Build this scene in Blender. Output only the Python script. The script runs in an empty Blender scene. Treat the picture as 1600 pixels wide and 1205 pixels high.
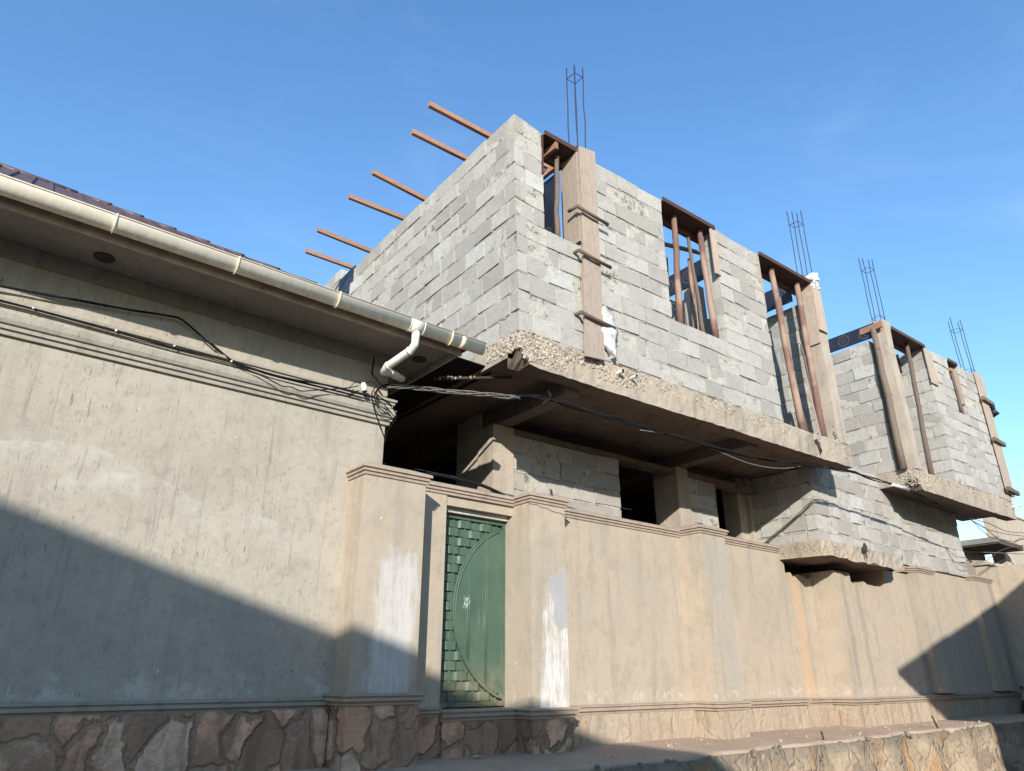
import bpy, math, random
from mathutils import Vector, Matrix
random.seed(7)
R = random.Random(11)
SC = bpy.context.scene
COL = SC.collection

# ------------------------------------------------------------------ camera model (used for the camera and for reading positions)
PW, PH, PF = 1600.0, 1205.0, 1095.0
PITCH = math.atan2(453, PF); YAW = math.radians(50.75)
CAM = Vector((0, 0, 1.6))
FW = Vector((math.cos(YAW) * math.cos(PITCH), math.sin(YAW) * math.cos(PITCH), math.sin(PITCH)))
RT = Vector((math.sin(YAW), -math.cos(YAW), 0))
UP = RT.cross(FW)
def ray(x, y): return (x - PW / 2) * RT - (y - PH / 2) * UP + PF * FW
def P(x, y, ax, v):
    d = ray(x, y); return CAM + d * ((v - CAM[ax]) / d[ax])
ANG = math.radians(-2.0)                       # the unfinished building stands 2 degrees off the street wall
OB = P(812, 572, 1, 5.4); OB.z = 0
RBM = Matrix.Rotation(ANG, 3, 'Z'); RBI = RBM.transposed()
BS = 1.06                                      # true size of that building's drawing units
def W(u, v, z): return CAM + (OB + RBM @ Vector((u, v, z)) - CAM) * BS
def B(x, y, ax, v):                            # photo point on a plane of the building's own frame
    d = RBI @ ray(x, y); c = RBI @ (CAM - OB); return c + d * ((v - c[ax]) / d[ax])

# ------------------------------------------------------------------ mesh builder
class MB:
    def __init__(s): s.v = []; s.f = []; s.m = []; s.s = []
    def face(s, idx, m=0, sm=False): s.f.append(tuple(idx)); s.m.append(m); s.s.append(sm)
    def hexa(s, c, m=0):                       # 8 corners: bottom 4 (ccw) then top 4
        b = len(s.v); s.v += [Vector(p) for p in c]
        for q in ((3, 2, 1, 0), (4, 5, 6, 7), (0, 1, 5, 4), (1, 2, 6, 5), (2, 3, 7, 6), (3, 0, 4, 7)):
            s.face([b + i for i in q], m)
    def box(s, a, c, m=0, j=0.0):
        x0, y0, z0 = a; x1, y1, z1 = c
        pts = [(x0, y0, z0), (x1, y0, z0), (x1, y1, z0), (x0, y1, z0), (x0, y0, z1), (x1, y0, z1), (x1, y1, z1), (x0, y1, z1)]
        if j: pts = [tuple(k + R.uniform(-j, j) for k in p) for p in pts]
        s.hexa(pts, m)
    def beam(s, p, q, w, h, up=(0, 0, 1), m=0):   # squared timber from p to q
        p = Vector(p); q = Vector(q); d = (q - p).normalized(); up = Vector(up)
        a = d.cross(up).normalized(); b = a.cross(d).normalized()
        a *= w / 2; b *= h / 2
        s.hexa([p - a - b, p + a - b, q + a - b, q - a - b, p - a + b, p + a + b, q + a + b, q - a + b], m)
    def tube(s, pts, r, n=8, m=0, sm=True, cap=True):
        pts = [Vector(p) for p in pts]; k = len(pts)
        rs = r if isinstance(r, (list, tuple)) else [r] * k
        b0 = len(s.v); prev = None
        for i, p in enumerate(pts):
            t = (pts[min(i + 1, k - 1)] - pts[max(i - 1, 0)]).normalized()
            if prev is None:
                a = t.cross(Vector((0, 0, 1)))
                if a.length < .05: a = t.cross(Vector((1, 0, 0)))
            else: a = prev - t * prev.dot(t)
            a.normalize(); prev = a; c = t.cross(a)
            for j in range(n):
                w = 2 * math.pi * j / n
                s.v.append(p + (a * math.cos(w) + c * math.sin(w)) * rs[i])
        for i in range(k - 1):
            for j in range(n):
                j2 = (j + 1) % n
                s.face((b0 + i * n + j, b0 + i * n + j2, b0 + (i + 1) * n + j2, b0 + (i + 1) * n + j), m, sm)
        if cap:
            s.face([b0 + j for j in range(n)][::-1], m); s.face([b0 + (k - 1) * n + j for j in range(n)], m)
    def extrude(s, poly, vec, m=0):
        b = len(s.v); n = len(poly); vec = Vector(vec)
        s.v += [Vector(p) for p in poly]; s.v += [Vector(p) + vec for p in poly]
        s.face(range(b, b + n), m); s.face(range(b + 2 * n - 1, b + n - 1, -1), m)
        for i in range(n):
            k = (i + 1) % n; s.face((b + i, b + n + i, b + n + k, b + k), m)
    def sweep(s, path, prof, m=0):              # moulding: plan path, profile of (outwards, z); outwards = right of travel
        n = len(path); k = len(prof); b = len(s.v)
        pts = [Vector((p[0], p[1])) for p in path]
        for i, p in enumerate(pts):
            d0 = (p - pts[i - 1]).normalized() if i else None
            d1 = (pts[i + 1] - p).normalized() if i < n - 1 else None
            d0 = d0 or d1; d1 = d1 or d0
            n0 = Vector((d0.y, -d0.x)); n1 = Vector((d1.y, -d1.x))
            mm = (n0 + n1); mm = mm / max(.3, (1 + n0.dot(n1)))
            for o, z in prof: s.v.append(Vector((p.x + mm.x * o, p.y + mm.y * o, z)))
        for i in range(n - 1):
            for j in range(k):
                j2 = (j + 1) % k
                s.face((b + i * k + j, b + (i + 1) * k + j, b + (i + 1) * k + j2, b + i * k + j2), m)
        s.face([b + j for j in range(k)], m); s.face([b + (n - 1) * k + j for j in range(k)][::-1], m)
    def pebble(s, c, r, m=0, flat=None):
        b = len(s.v); c = Vector(c)
        n = 6; ph = R.uniform(0, 6)
        sx, sy, sz = (R.uniform(.7, 1.25) for _ in range(3))
        rings = [(-.55, .75), (.5, .8)]
        s.v.append(c + Vector((0, 0, -r * sz)))
        for h, q in rings:
            for j in range(n):
                w = ph + 2 * math.pi * j / n + h * .5; rr = r * q * R.uniform(.8, 1.2)
                s.v.append(c + Vector((math.cos(w) * rr * sx, math.sin(w) * rr * sy, h * r * sz)))
        s.v.append(c + Vector((0, 0, r * sz)))
        for j in range(n):
            k = (j + 1) % n
            s.face((b, b + 1 + k, b + 1 + j), m); s.face((b + 1 + j, b + 1 + k, b + 1 + n + k, b + 1 + n + j), m)
            s.face((b + 1 + n + j, b + 1 + n + k, b + 1 + 2 * n), m)
    def build(s, name, mats, parent=None, frame='world'):
        me = bpy.data.meshes.new(name)
        vs = s.v
        if parent is not None and frame == 'world':
            inv = WM[parent.name].inverted(); vs = [inv @ v for v in vs]
        me.from_pydata([tuple(v) for v in vs], [], s.f)
        mats = mats if isinstance(mats, (list, tuple)) else [mats]
        for m in mats: me.materials.append(m)
        me.polygons.foreach_set('material_index', s.m); me.polygons.foreach_set('use_smooth', s.s)
        me.update()
        o = bpy.data.objects.new(name, me); COL.objects.link(o)
        if parent is not None:
            o.parent = parent; WM[o.name] = WM[parent.name]
        else: WM[o.name] = Matrix.Identity(4)
        return o
WM = {}
_s = P(721, 942, 1, 6.84); SMX, SMZ = _s.x, _s.z
def tag(o, label=None, cat=None, group=None, kind=None):
    if label: o['label'] = label
    if cat: o['category'] = cat
    if group: o['group'] = group
    if kind: o['kind'] = kind
    return o
def thing(name, label, cat, loc, rz=0.0, group=None):
    o = bpy.data.objects.new(name, None); COL.objects.link(o)
    o.empty_display_size = .2; o.location = loc; o.rotation_euler = (0, 0, rz)
    WM[o.name] = Matrix.Translation(Vector(loc)) @ Matrix.Rotation(rz, 4, 'Z')
    return tag(o, label, cat, group)
def single(mb, name, mats, loc, label, cat, group=None):   # a thing that is one mesh, its origin at loc
    loc = Vector(loc); mb.v = [v - loc for v in mb.v]
    o = mb.build(name, mats); o.location = loc; WM[o.name] = Matrix.Translation(loc)
    return tag(o, label, cat, group)
def smoothline(pts, k=8):                        # Catmull-Rom
    pts = [Vector(p) for p in pts]; out = []
    for i in range(len(pts) - 1):
        p0 = pts[max(i - 1, 0)]; p1 = pts[i]; p2 = pts[i + 1]; p3 = pts[min(i + 2, len(pts) - 1)]
        for j in range(k):
            t = j / k
            out.append(.5 * ((2 * p1) + (p2 - p0) * t + (2 * p0 - 5 * p1 + 4 * p2 - p3) * t * t + (3 * p1 - p0 - 3 * p2 + p3) * t ** 3))
    out.append(pts[-1]); return out

# ------------------------------------------------------------------ materials
class NT:
    def __init__(s, name):
        s.mat = bpy.data.materials.new(name); s.mat.use_nodes = True
        s.t = s.mat.node_tree; s.t.nodes.clear()
        s.out = s.t.nodes.new('ShaderNodeOutputMaterial'); s.b = s.t.nodes.new('ShaderNodeBsdfPrincipled')
        s.t.links.new(s.b.outputs[0], s.out.inputs[0])
        s.geo = s.t.nodes.new('ShaderNodeNewGeometry')
        s.pos = s.geo.outputs['Position']
    def n(s, typ, **kw):
        o = s.t.nodes.new('ShaderNode' + typ)
        for k, v in kw.items(): setattr(o, k, v)
        return o
    def put(s, sock, val):
        if isinstance(val, bpy.types.NodeSocket): s.t.links.new(val, sock)
        elif isinstance(val, (tuple, list)) and len(val) == 3 and sock.type == 'RGBA': sock.default_value = (*val, 1)
        else: sock.default_value = val
    def local(s): return s.n('TexCoord').outputs['Object']
    def scale(s, k, vec=None, rot=(0, 0, 0)):
        m = s.n('Mapping'); s.put(m.inputs['Vector'], vec or s.pos); m.inputs['Scale'].default_value = k; m.inputs['Rotation'].default_value = rot
        return m.outputs[0]
    def noise(s, sc, det=4, rough=.55, vec=None, dist=0.0):
        o = s.n('TexNoise'); s.put(o.inputs['Vector'], vec or s.pos)
        o.inputs['Scale'].default_value = sc; o.inputs['Detail'].default_value = det; o.inputs['Roughness'].default_value = rough; o.inputs['Distortion'].default_value = dist
        return o.outputs['Fac']
    def voro(s, sc, feat='F1', vec=None, out='Distance', rnd=1.0):
        o = s.n('TexVoronoi', feature=feat); s.put(o.inputs['Vector'], vec or s.pos)
        o.inputs['Scale'].default_value = sc; o.inputs['Randomness'].default_value = rnd
        return o.outputs[out]
    def m(s, op, a, b=0.0, clamp=False):
        o = s.n('Math', operation=op, use_clamp=clamp); s.put(o.inputs[0], a); s.put(o.inputs[1], b); return o.outputs[0]
    def rng(s, v, a, b, c=0.0, d=1.0, typ='SMOOTHSTEP'):
        o = s.n('MapRange', interpolation_type=typ); s.put(o.inputs['Value'], v)
        for k, x in zip(('From Min', 'From Max', 'To Min', 'To Max'), (a, b, c, d)): o.inputs[k].default_value = x
        return o.outputs[0]
    def mix(s, f, a, b, mode='MIX'):
        o = s.n('Mix', data_type='RGBA', blend_type=mode); s.put(o.inputs[0], f); s.put(o.inputs[6], a); s.put(o.inputs[7], b); return o.outputs[2]
    def vadd(s, a, b):
        o = s.n('VectorMath', operation='ADD'); s.put(o.inputs[0], a); s.put(o.inputs[1], b); return o.outputs[0]
    def vmul(s, a, k):
        o = s.n('VectorMath', operation='SCALE'); s.put(o.inputs[0], a); o.inputs['Scale'].default_value = k; return o.outputs[0]
    def nvec(s, sc, amp, det=2):                # a small vector of noise
        o = s.n('TexNoise'); s.put(o.inputs['Vector'], s.pos); o.inputs['Scale'].default_value = sc; o.inputs['Detail'].default_value = det
        q = s.n('VectorMath', operation='SUBTRACT'); s.put(q.inputs[0], o.outputs['Color']); q.inputs[1].default_value = (.5, .5, .5)
        return s.vmul(q.outputs[0], amp)
    def xyz(s, vec=None):
        o = s.n('SeparateXYZ'); s.put(o.inputs[0], vec or s.pos); return o.outputs
    def bump(s, h, dist=.01, st=1.0, nrm=None):
        o = s.n('Bump'); s.put(o.inputs['Height'], h); o.inputs['Distance'].default_value = dist; o.inputs['Strength'].default_value = st
        if nrm is not None: s.put(o.inputs['Normal'], nrm)
        return o.outputs[0]
    def rect(s, q, x0, x1, z0, z1, sx=.04, sz=.1):  # a patch on a wall, q = (x, y, z) sockets
        a = s.rng(q[0], x0 - sx, x0 + sx); b = s.rng(q[0], x1 - sx, x1 + sx, 1, 0)
        c = s.rng(q[2], z0 - sz, z0 + sz); d = s.rng(q[2], z1 - sz, z1 + sz, 1, 0)
        return s.m('MULTIPLY', s.m('MULTIPLY', a, b), s.m('MULTIPLY', c, d))
    def done(s, col, rough=.85, nrm=None, metal=0.0, spec=.3):
        s.put(s.b.inputs['Base Color'], col); s.put(s.b.inputs['Roughness'], rough); s.b.inputs['Metallic'].default_value = metal
        s.b.inputs['Specular IOR Level'].default_value = spec
        if nrm is not None: s.put(s.b.inputs['Normal'], nrm)
        return s.mat

def mat_plaster(name, base, alt, dark, extra=None, streak=.55, fine=1.0):
    t = NT(name)
    big = t.noise(.9, 5, .6); mid = t.noise(4.5, 5, .65)
    st = t.noise(1.0, 5, .6, t.scale((5.5, 5.5, .45), t.vadd(t.pos, t.nvec(3, .08))))
    st2 = t.noise(1.0, 4, .6, t.scale((26, 26, 1.3)))
    col = t.mix(t.rng(big, .35, .68), base, alt)
    col = t.mix(t.m('MULTIPLY', t.rng(st, .5, .72), streak), col, dark)
    col = t.mix(t.m('MULTIPLY', t.rng(mid, .47, .72), .5), col, tuple(c * .74 for c in base))
    col = t.mix(t.m('MULTIPLY', t.rng(st2, .58, .72), .3 * fine), col, tuple(c * .62 for c in dark))
    # short dark scratches and small pits
    zone = t.rng(t.noise(.75, 3, .6), .42, .62, .25, 1.25)
    sc = t.noise(1.0, 3, .6, t.scale((60, 60, 9), t.vadd(t.pos, t.nvec(2, .1)), (0, .25, 0)))
    col = t.mix(t.m('MULTIPLY', zone, t.rng(sc, .62, .73, 0, .55 * fine)), col, tuple(c * .45 for c in dark))
    pit = t.rng(t.voro(7, vec=t.vadd(t.pos, t.nvec(9, .1))), .022, .04, 1, 0)
    blot = t.noise(14, 6, .72)
    col = t.mix(t.m('MULTIPLY', t.rng(blot, .5, .68), .38 * fine), col, tuple(c * .6 for c in base))
    col = t.mix(t.m('MULTIPLY', t.rng(blot, .33, .42, 1, 0), .22), col, tuple(min(1, c * 1.25) for c in base))
    sc2 = t.noise(1.0, 3, .6, t.scale((34, 34, 5), t.vadd(t.pos, t.nvec(2, .1)), (0, -.15, 0)))
    col = t.mix(t.m('MULTIPLY', zone, t.rng(sc2, .63, .72, 0, .45 * fine)), col, tuple(c * .4 for c in dark))
    col = t.mix(t.m('MULTIPLY', pit, .5), col, tuple(c * .4 for c in dark))
    fleck = t.rng(t.voro(3.1, vec=t.vadd(t.scale((1, 1, .55)), t.nvec(14, .09))), .018, .034, 1, 0)
    col = t.mix(t.m('MULTIPLY', fleck, .75), col, (.68, .66, .6))
    if extra: col = extra(t, col)
    h = t.m('ADD', t.m('MULTIPLY', t.noise(55, 5, .7), .35), t.m('MULTIPLY', t.noise(6, 4), 1.0))
    h = t.m('ADD', h, t.m('MULTIPLY', t.rng(sc, .66, .76), -.4))
    return t.done(col, .92, t.bump(h, .012, .55), spec=.15)

def house_marks(t, col):                          # trowel arcs and the damp line above the base moulding
    q = t.xyz(t.vadd(t.pos, t.nvec(2.2, .25)))
    qq = t.xyz()
    for cx, cz, r0, r1, x0, x1 in ((.55, 2.35, .95, 1.0, -.3, 1.3), (1.2, 2.2, .93, .97, .6, 1.9), (2.2, 2.25, .72, .75, 1.8, 2.7)):
        dx = t.m('MULTIPLY', t.m('SUBTRACT', q[0], cx), .8); dz = t.m('SUBTRACT', q[2], cz)
        rr = t.m('SQRT', t.m('ADD', t.m('MULTIPLY', dx, dx), t.m('MULTIPLY', dz, dz)))
        a = t.m('MULTIPLY', t.rng(rr, r0 - .25, r1, 0, 1), t.rng(rr, r1, r1 + .02, 1, 0))
        a = t.m('MULTIPLY', a, t.rect(qq, x0, x1, cz + .35, cz + 2, .2, .1))
        col = t.mix(t.m('MULTIPLY', t.m('MULTIPLY', a, t.rng(t.noise(5, 5, .7), .4, .6)), .36), col, (.50, .475, .42))
    w = t.m('MULTIPLY', t.rect(qq, -9, 4.2, 1.42, 1.60, .02, .06), t.rng(t.noise(6, 6, .7), .48, .6))
    return t.mix(t.m('MULTIPLY', w, .6), col, (.50, .47, .42))
def wall_marks(t, col):                           # whitewash, run-off and rust stains of the street wall
    d = t.nvec(5, .16, 4); q = t.xyz(t.vadd(t.pos, d)); p = t.xyz()
    fine = t.noise(1, 5, .65, t.scale((38, 38, 5)))
    rub = t.noise(9, 6, .7)
    sl = t.m('SUBTRACT', p[2], 1.4)
    # whitewash on the gate pillars (front faces only)
    front = t.rng(p[1], 6.36, 6.40, 1, 0)
    def lean(x, k): return t.m('ADD', x, t.m('MULTIPLY', sl, k))
    qa = (lean(q[0], -.06), q[1], q[2])
    tex = t.m('ADD', t.m('MULTIPLY', fine, .9), t.m('MULTIPLY', rub, .7))
    stk = t.noise(1, 5, .65, t.scale((24, 24, 1.6), t.vadd(t.pos, t.nvec(4, .05))))
    def paint(v, lo, hi): return t.rng(t.m('ADD', v, t.m('ADD', t.m('MULTIPLY', t.m('SUBTRACT', stk, .5), 1.5), t.m('ADD', t.m('MULTIPLY', t.m('SUBTRACT', rub, .5), 1.1), t.m('MULTIPLY', t.m('SUBTRACT', fine, .5), .5)))), lo, hi)
    a = t.rect(qa, 3.33, 3.86, 1.2, 2.85, .11, .4)
    a = t.m('MULTIPLY', paint(a, .40, 1.25), t.m('MULTIPLY', front, t.rng(p[0], 4.2, 4.3, 1, 0)))
    col = t.mix(t.m('MULTIPLY', a, .72), col, (.54, .52, .495))
    b = t.rect((lean(q[0], -.07), q[1], q[2]), 5.53, 6.3, .9, 2.75, .10, .5)
    b = t.m('MULTIPLY', paint(b, .45, 1.3), t.m('MULTIPLY', front, t.m('MULTIPLY', t.rng(p[0], 5.4, 5.5), t.rng(p[0], 6.1, 6.2, 1, 0))))
    col = t.mix(t.m('MULTIPLY', t.m('MULTIPLY', b, t.rng(stk, .3, .6, .5, 1)), .85), col, (.64, .615, .58))
    gq = t.rect((lean(q[0], .26), q[1], q[2]), 6.0, 6.5, 2.12, 2.72, .05, .12)
    g = t.m('MULTIPLY', t.rng(t.m('ADD', gq, t.m('MULTIPLY', t.m('SUBTRACT', rub, .5), .9)), .45, .55), t.m('MULTIPLY', front, t.m('MULTIPLY', t.rng(p[0], 5.4, 5.5), t.rng(p[0], 6.1, 6.2, 1, 0))))
    col = t.mix(t.m('MULTIPLY', g, .85), col, (.34, .33, .32))
    # rust run below the low slab, grey run-off on the middle pillar, dark runs at the far end
    wob = t.m('ADD', p[0], t.m('MULTIPLY', t.noise(1.6, 3), .22))
    e = t.m('MULTIPLY', t.rect((wob, p[1], p[2]), 11.72, 11.98, 1.2, 3.5, .08, .2), .42)
    col = t.mix(e, col, (.55, .33, .17))
    e = t.m('MULTIPLY', t.rect((wob, p[1], p[2]), 11.5, 12.25, .8, 1.5, .2, .25), .4)
    col = t.mix(e, col, (.55, .36, .2))
    e = t.m('MULTIPLY', t.rect((t.m('ADD', wob, t.m('MULTIPLY', t.m('SUBTRACT', p[2], 2.4), .12)), p[1], p[2]), 8.98, 9.5, 1.3, 3.4, .12, .3), .5)
    col = t.mix(e, col, (.33, .305, .26))
    for x0, x1, k in ((12.5, 12.62, .4), (13.05, 13.2, .4), (15.2, 15.5, .3), (19.3, 19.55, .5), (20.2, 20.5, .6), (20.75, 20.9, .6)):
        e = t.m('MULTIPLY', t.rect((wob, p[1], p[2]), x0 + .1, x1 + .1, 1.3, 3.7, .05, .2), k)
        col = t.mix(e, col, (.2, .18, .15))
    w = t.m('MULTIPLY', t.rect(p, 2.5, 22, 1.3, 1.42, .02, .05), t.rng(rub, .5, .6))
    return t.mix(t.m('MULTIPLY', w, .4), col, (.60, .54, .45))

M = {}
M['plaster_house'] = mat_plaster('plaster_house', (.40, .352, .278), (.345, .306, .244), (.265, .235, .19), house_marks, .55, 1.25)
M['plaster_wall'] = mat_plaster('plaster_wall', (.42, .342, .25), (.375, .314, .24), (.285, .25, .2), wall_marks, .62, .55)
M['plaster_trim'] = mat_plaster('plaster_trim', (.41, .325, .25), (.37, .29, .22), (.25, .205, .165))
M['plaster_trim_house'] = mat_plaster('plaster_trim_house', (.36, .325, .262), (.33, .30, .245), (.23, .21, .175))
M['plaster_band'] = mat_plaster('plaster_band', (.26, .24, .21), (.22, .20, .175), (.15, .14, .12))
M['plaster_neighbour'] = mat_plaster('plaster_neighbour', (.46, .38, .28), (.42, .35, .26), (.27, .23, .18))
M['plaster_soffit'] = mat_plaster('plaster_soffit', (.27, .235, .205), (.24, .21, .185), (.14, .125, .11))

def mat_block():
    t = NT('concrete_block'); rnd = t.geo.outputs['Random Per Island']
    col = t.mix(rnd, (.36, .33, .285), (.505, .472, .415))
    col = t.mix(t.rng(rnd, .965, .97), col, (.53, .51, .46))
    col = t.mix(t.m('MULTIPLY', t.rng(t.noise(9, 6, .7), .45, .7), .45), col, (.27, .255, .22))
    g = t.noise(130, 3, .7); v = t.voro(95)
    col = t.mix(t.m('MULTIPLY', t.rng(g, .50, .64), .7), col, (.19, .183, .165))
    col = t.mix(t.m('MULTIPLY', t.rng(g, .30, .42, 1, 0), .35), col, (.56, .55, .51))
    h = t.m('ADD', t.m('MULTIPLY', g, .8), t.m('ADD', t.m('MULTIPLY', v, .5), t.m('MULTIPLY', t.noise(22, 5, .7), 1.6)))
    return t.done(col, .95, t.bump(h, .010, .8), spec=.1)
M['block'] = mat_block()
def mat_mortar():
    t = NT('mortar')
    col = t.mix(t.rng(t.noise(7, 5, .7), .35, .65), (.56, .525, .445), (.45, .415, .35))
    col = t.mix(t.m('MULTIPLY', t.rng(t.noise(40, 4, .7), .58, .68), .7), col, (.15, .14, .12))
    col = t.mix(t.m('MULTIPLY', t.rng(t.noise(7, 5, .7), .56, .63), .6), col, (.10, .092, .08))
    return t.done(col, .95, t.bump(t.m('ADD', t.noise(28, 6, .75), t.m('MULTIPLY', t.noise(90, 3), .4)), .03, 1), spec=.1)
M['mortar'] = mat_mortar()
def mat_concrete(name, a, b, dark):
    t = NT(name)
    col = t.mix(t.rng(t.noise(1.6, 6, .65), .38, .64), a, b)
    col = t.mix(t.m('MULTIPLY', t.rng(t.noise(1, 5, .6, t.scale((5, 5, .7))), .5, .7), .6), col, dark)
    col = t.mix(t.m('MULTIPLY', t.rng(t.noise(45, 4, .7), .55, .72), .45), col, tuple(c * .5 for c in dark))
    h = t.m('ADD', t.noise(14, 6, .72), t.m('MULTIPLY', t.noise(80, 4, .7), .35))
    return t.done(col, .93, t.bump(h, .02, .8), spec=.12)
M['concrete'] = mat_concrete('rough_concrete', (.42, .345, .255), (.34, .29, .225), (.20, .175, .135))
M['concrete_soffit'] = mat_concrete('soffit_concrete', (.185, .14, .108), (.15, .114, .09), (.085, .068, .057))  # darker copy of the concrete, shade under the overhang put into its colour
M['concrete_column'] = mat_concrete('column_concrete', (.44, .365, .285), (.38, .32, .25), (.27, .235, .19))
def mat_pebble():
    t = NT('aggregate'); rnd = t.geo.outputs['Random Per Island']
    col = t.mix(rnd, (.30, .255, .20), (.56, .47, .37)); col = t.mix(t.rng(rnd, .86, .9), col, (.2, .17, .14))
    return t.done(col, .9, t.bump(t.noise(120, 3), .004, .6), spec=.15)
M['pebble'] = mat_pebble()
def mat_wood(name, a, b, dark, axis=(9, 9, .8), rough=.75, pale=0.0):
    t = NT(name); q = t.local(); v = t.scale(axis, q)
    col = t.mix(t.rng(t.noise(3.2, 6, .65, v, 1.2), .35, .66), a, b)
    col = t.mix(t.m('MULTIPLY', t.rng(t.noise(9, 4, .6, v, .6), .56, .68), .7), col, dark)
    col = t.mix(t.m('MULTIPLY', t.rng(t.noise(6, 5, .7, q), .54, .7), .45), col, tuple(c * .55 for c in a))
    var = t.n('ObjectInfo').outputs['Random']
    col = t.mix(t.rng(var, 0, 1, 0, .45, 'LINEAR'), col, tuple(c * .5 for c in b))
    if pale: col = t.mix(t.m('MULTIPLY', t.rng(t.noise(1.1, 3, .5), .5, .62), pale), col, (.36, .255, .185))
    return t.done(col, rough, t.bump(t.noise(9, 5, .7, v), .006, .7), spec=.2)
M['plank'] = mat_wood('raw_plank', (.47, .375, .295), (.39, .305, .235), (.17, .11, .075))
M['plank_flat'] = mat_wood('raw_board', (.45, .36, .28), (.38, .295, .225), (.17, .11, .075), (.8, 9, 9))
M['batten'] = mat_wood('orange_batten', (.40, .225, .15), (.33, .18, .115), (.19, .085, .05), (.8, 9, 9))
M['pole'] = mat_wood('pole_wood', (.25, .145, .11), (.175, .098, .075), (.085, .05, .04), (14, 14, 1.2), .75, .75)
M['pole_grey'] = mat_wood('grey_pole_wood', (.20, .15, .115), (.15, .11, .085), (.07, .05, .04), (14, 14, 1.2))
M['ply_brown'] = mat_wood('brown_ply', (.115, .062, .047), (.085, .047, .036), (.045, .025, .02), (.8, 9, 9), .6)
def mat_film():
    t = NT('film_faced_ply'); q = t.xyz(t.local())
    # printed rings repeat along the panel (local y) near its middle height
    ys = t.m('SUBTRACT', t.m('FRACT', t.m('MULTIPLY', q[1], 2.1)), .5); ys = t.m('DIVIDE', ys, 2.1)
    zz = t.m('SUBTRACT', q[2], t.m('MULTIPLY', t.m('ROUND', t.m('MULTIPLY', q[2], 1)), 1))
    rr = t.m('SQRT', t.m('ADD', t.m('MULTIPLY', ys, ys), t.m('MULTIPLY', zz, zz)))
    ring = t.m('MULTIPLY', t.rng(rr, .105, .115), t.rng(rr, .125, .135, 1, 0))
    ring2 = t.m('MULTIPLY', t.rng(rr, .035, .042), t.rng(rr, .05, .056, 1, 0))
    col = t.mix(t.noise(3, 4), (.010, .012, .020), (.024, .027, .040))
    col = t.mix(t.m('MULTIPLY', t.m('ADD', ring, ring2, True), .38), col, (.22, .11, .07))
    return t.done(col, .42, t.bump(t.noise(8, 3), .004, .4), spec=.4)
M['film'] = mat_film()
def mat_flag(name, sc, m_a, m_b, stones, keep=(.3, .6), depth=.05, top=None):
    t = NT(name); v = t.vadd(t.scale((1, 1, .8)), t.nvec(3.0, .34, 4))
    c = t.n('TexVoronoi', feature='F1'); t.put(c.inputs['Vector'], v); c.inputs['Scale'].default_value = sc
    e = t.voro(sc, 'DISTANCE_TO_EDGE', v)
    rnd = t.n('SeparateColor'); t.put(rnd.inputs[0], c.outputs['Color'])
    scol = t.mix(t.rng(rnd.outputs[0], .2, .8), stones[0], stones[1])
    scol = t.mix(t.rng(rnd.outputs[1], .62, .7), scol, stones[2])
    scol = t.mix(t.m('MULTIPLY', t.rng(t.noise(16, 5, .7), .45, .65), .5), scol, tuple(k * .5 for k in stones[0]))
    scol = t.mix(t.m('MULTIPLY', t.rng(t.noise(5, 5, .6, t.scale((1, 1, 4))), .55, .7), .4), scol, (.55, .45, .38))
    mort = t.mix(t.rng(t.noise(2.5, 5, .65), .35, .65), m_a, m_b)
    mort = t.mix(t.m('MULTIPLY', t.rng(t.noise(30, 4), .5, .7), .4), mort, tuple(k * .5 for k in m_b))
    # render smeared unevenly over the stones
    smear = t.rng(t.m('ADD', t.noise(2.1, 5, .6), t.m('MULTIPLY', rnd.outputs[2], .35)), keep[0] + .25, keep[1] + .25)
    rag = t.m('MULTIPLY', t.m('SUBTRACT', t.noise(11, 5, .7), .5), .10)
    stone = t.m('MULTIPLY', t.rng(t.m('ADD', e, rag), .06, .085), smear)
    col = t.mix(stone, mort, scol)
    run = t.noise(1, 5, .65, t.scale((7, 7, 1.1), t.vadd(t.pos, t.nvec(3, .12))))
    col = t.mix(t.m('MULTIPLY', t.rng(run, .48, .68), .5), col, tuple(k * .45 for k in m_b))
    groove = t.m('MULTIPLY', t.m('MULTIPLY', t.rng(e, .006, .02, 1, 0), t.rng(t.noise(1.7, 4), .45, .62)), .25)
    col = t.mix(groove, col, tuple(k * .35 for k in m_b))
    if top is not None:
        zz = t.m('ADD', t.xyz()[2], t.m('MULTIPLY', t.noise(3, 5, .65), .3))
        col = t.mix(t.m('MULTIPLY', t.rng(zz, top, top + .18), .6), col, (.15, .13, .10))
    h = t.m('ADD', t.m('MULTIPLY', t.rng(e, .0, .07), .35), t.m('ADD', t.m('MULTIPLY', t.noise(7, 6, .7), .8), t.m('MULTIPLY', stone, .25)))
    return t.done(col, .92, t.bump(h, depth, .9), spec=.15)
M['flag'] = mat_flag('flagstone_plinth', 3.0, (.37, .235, .15), (.285, .185, .12), ((.74, .42, .27), (.55, .30, .18), (.66, .45, .31)), (.34, .52))
M['flag_pale'] = mat_flag('pale_flagstone_plinth', 2.6, (.42, .335, .24), (.37, .29, .205), ((.42, .29, .19), (.37, .28, .20), (.45, .27, .165)), (.36, .66), .015)
M['rubble'] = mat_flag('rubble_wall', 2.6, (.40, .315, .215), (.32, .25, .17), ((.36, .27, .18), (.25, .20, .145), (.44, .27, .135)), (.34, .56), .045, .72)
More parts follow.
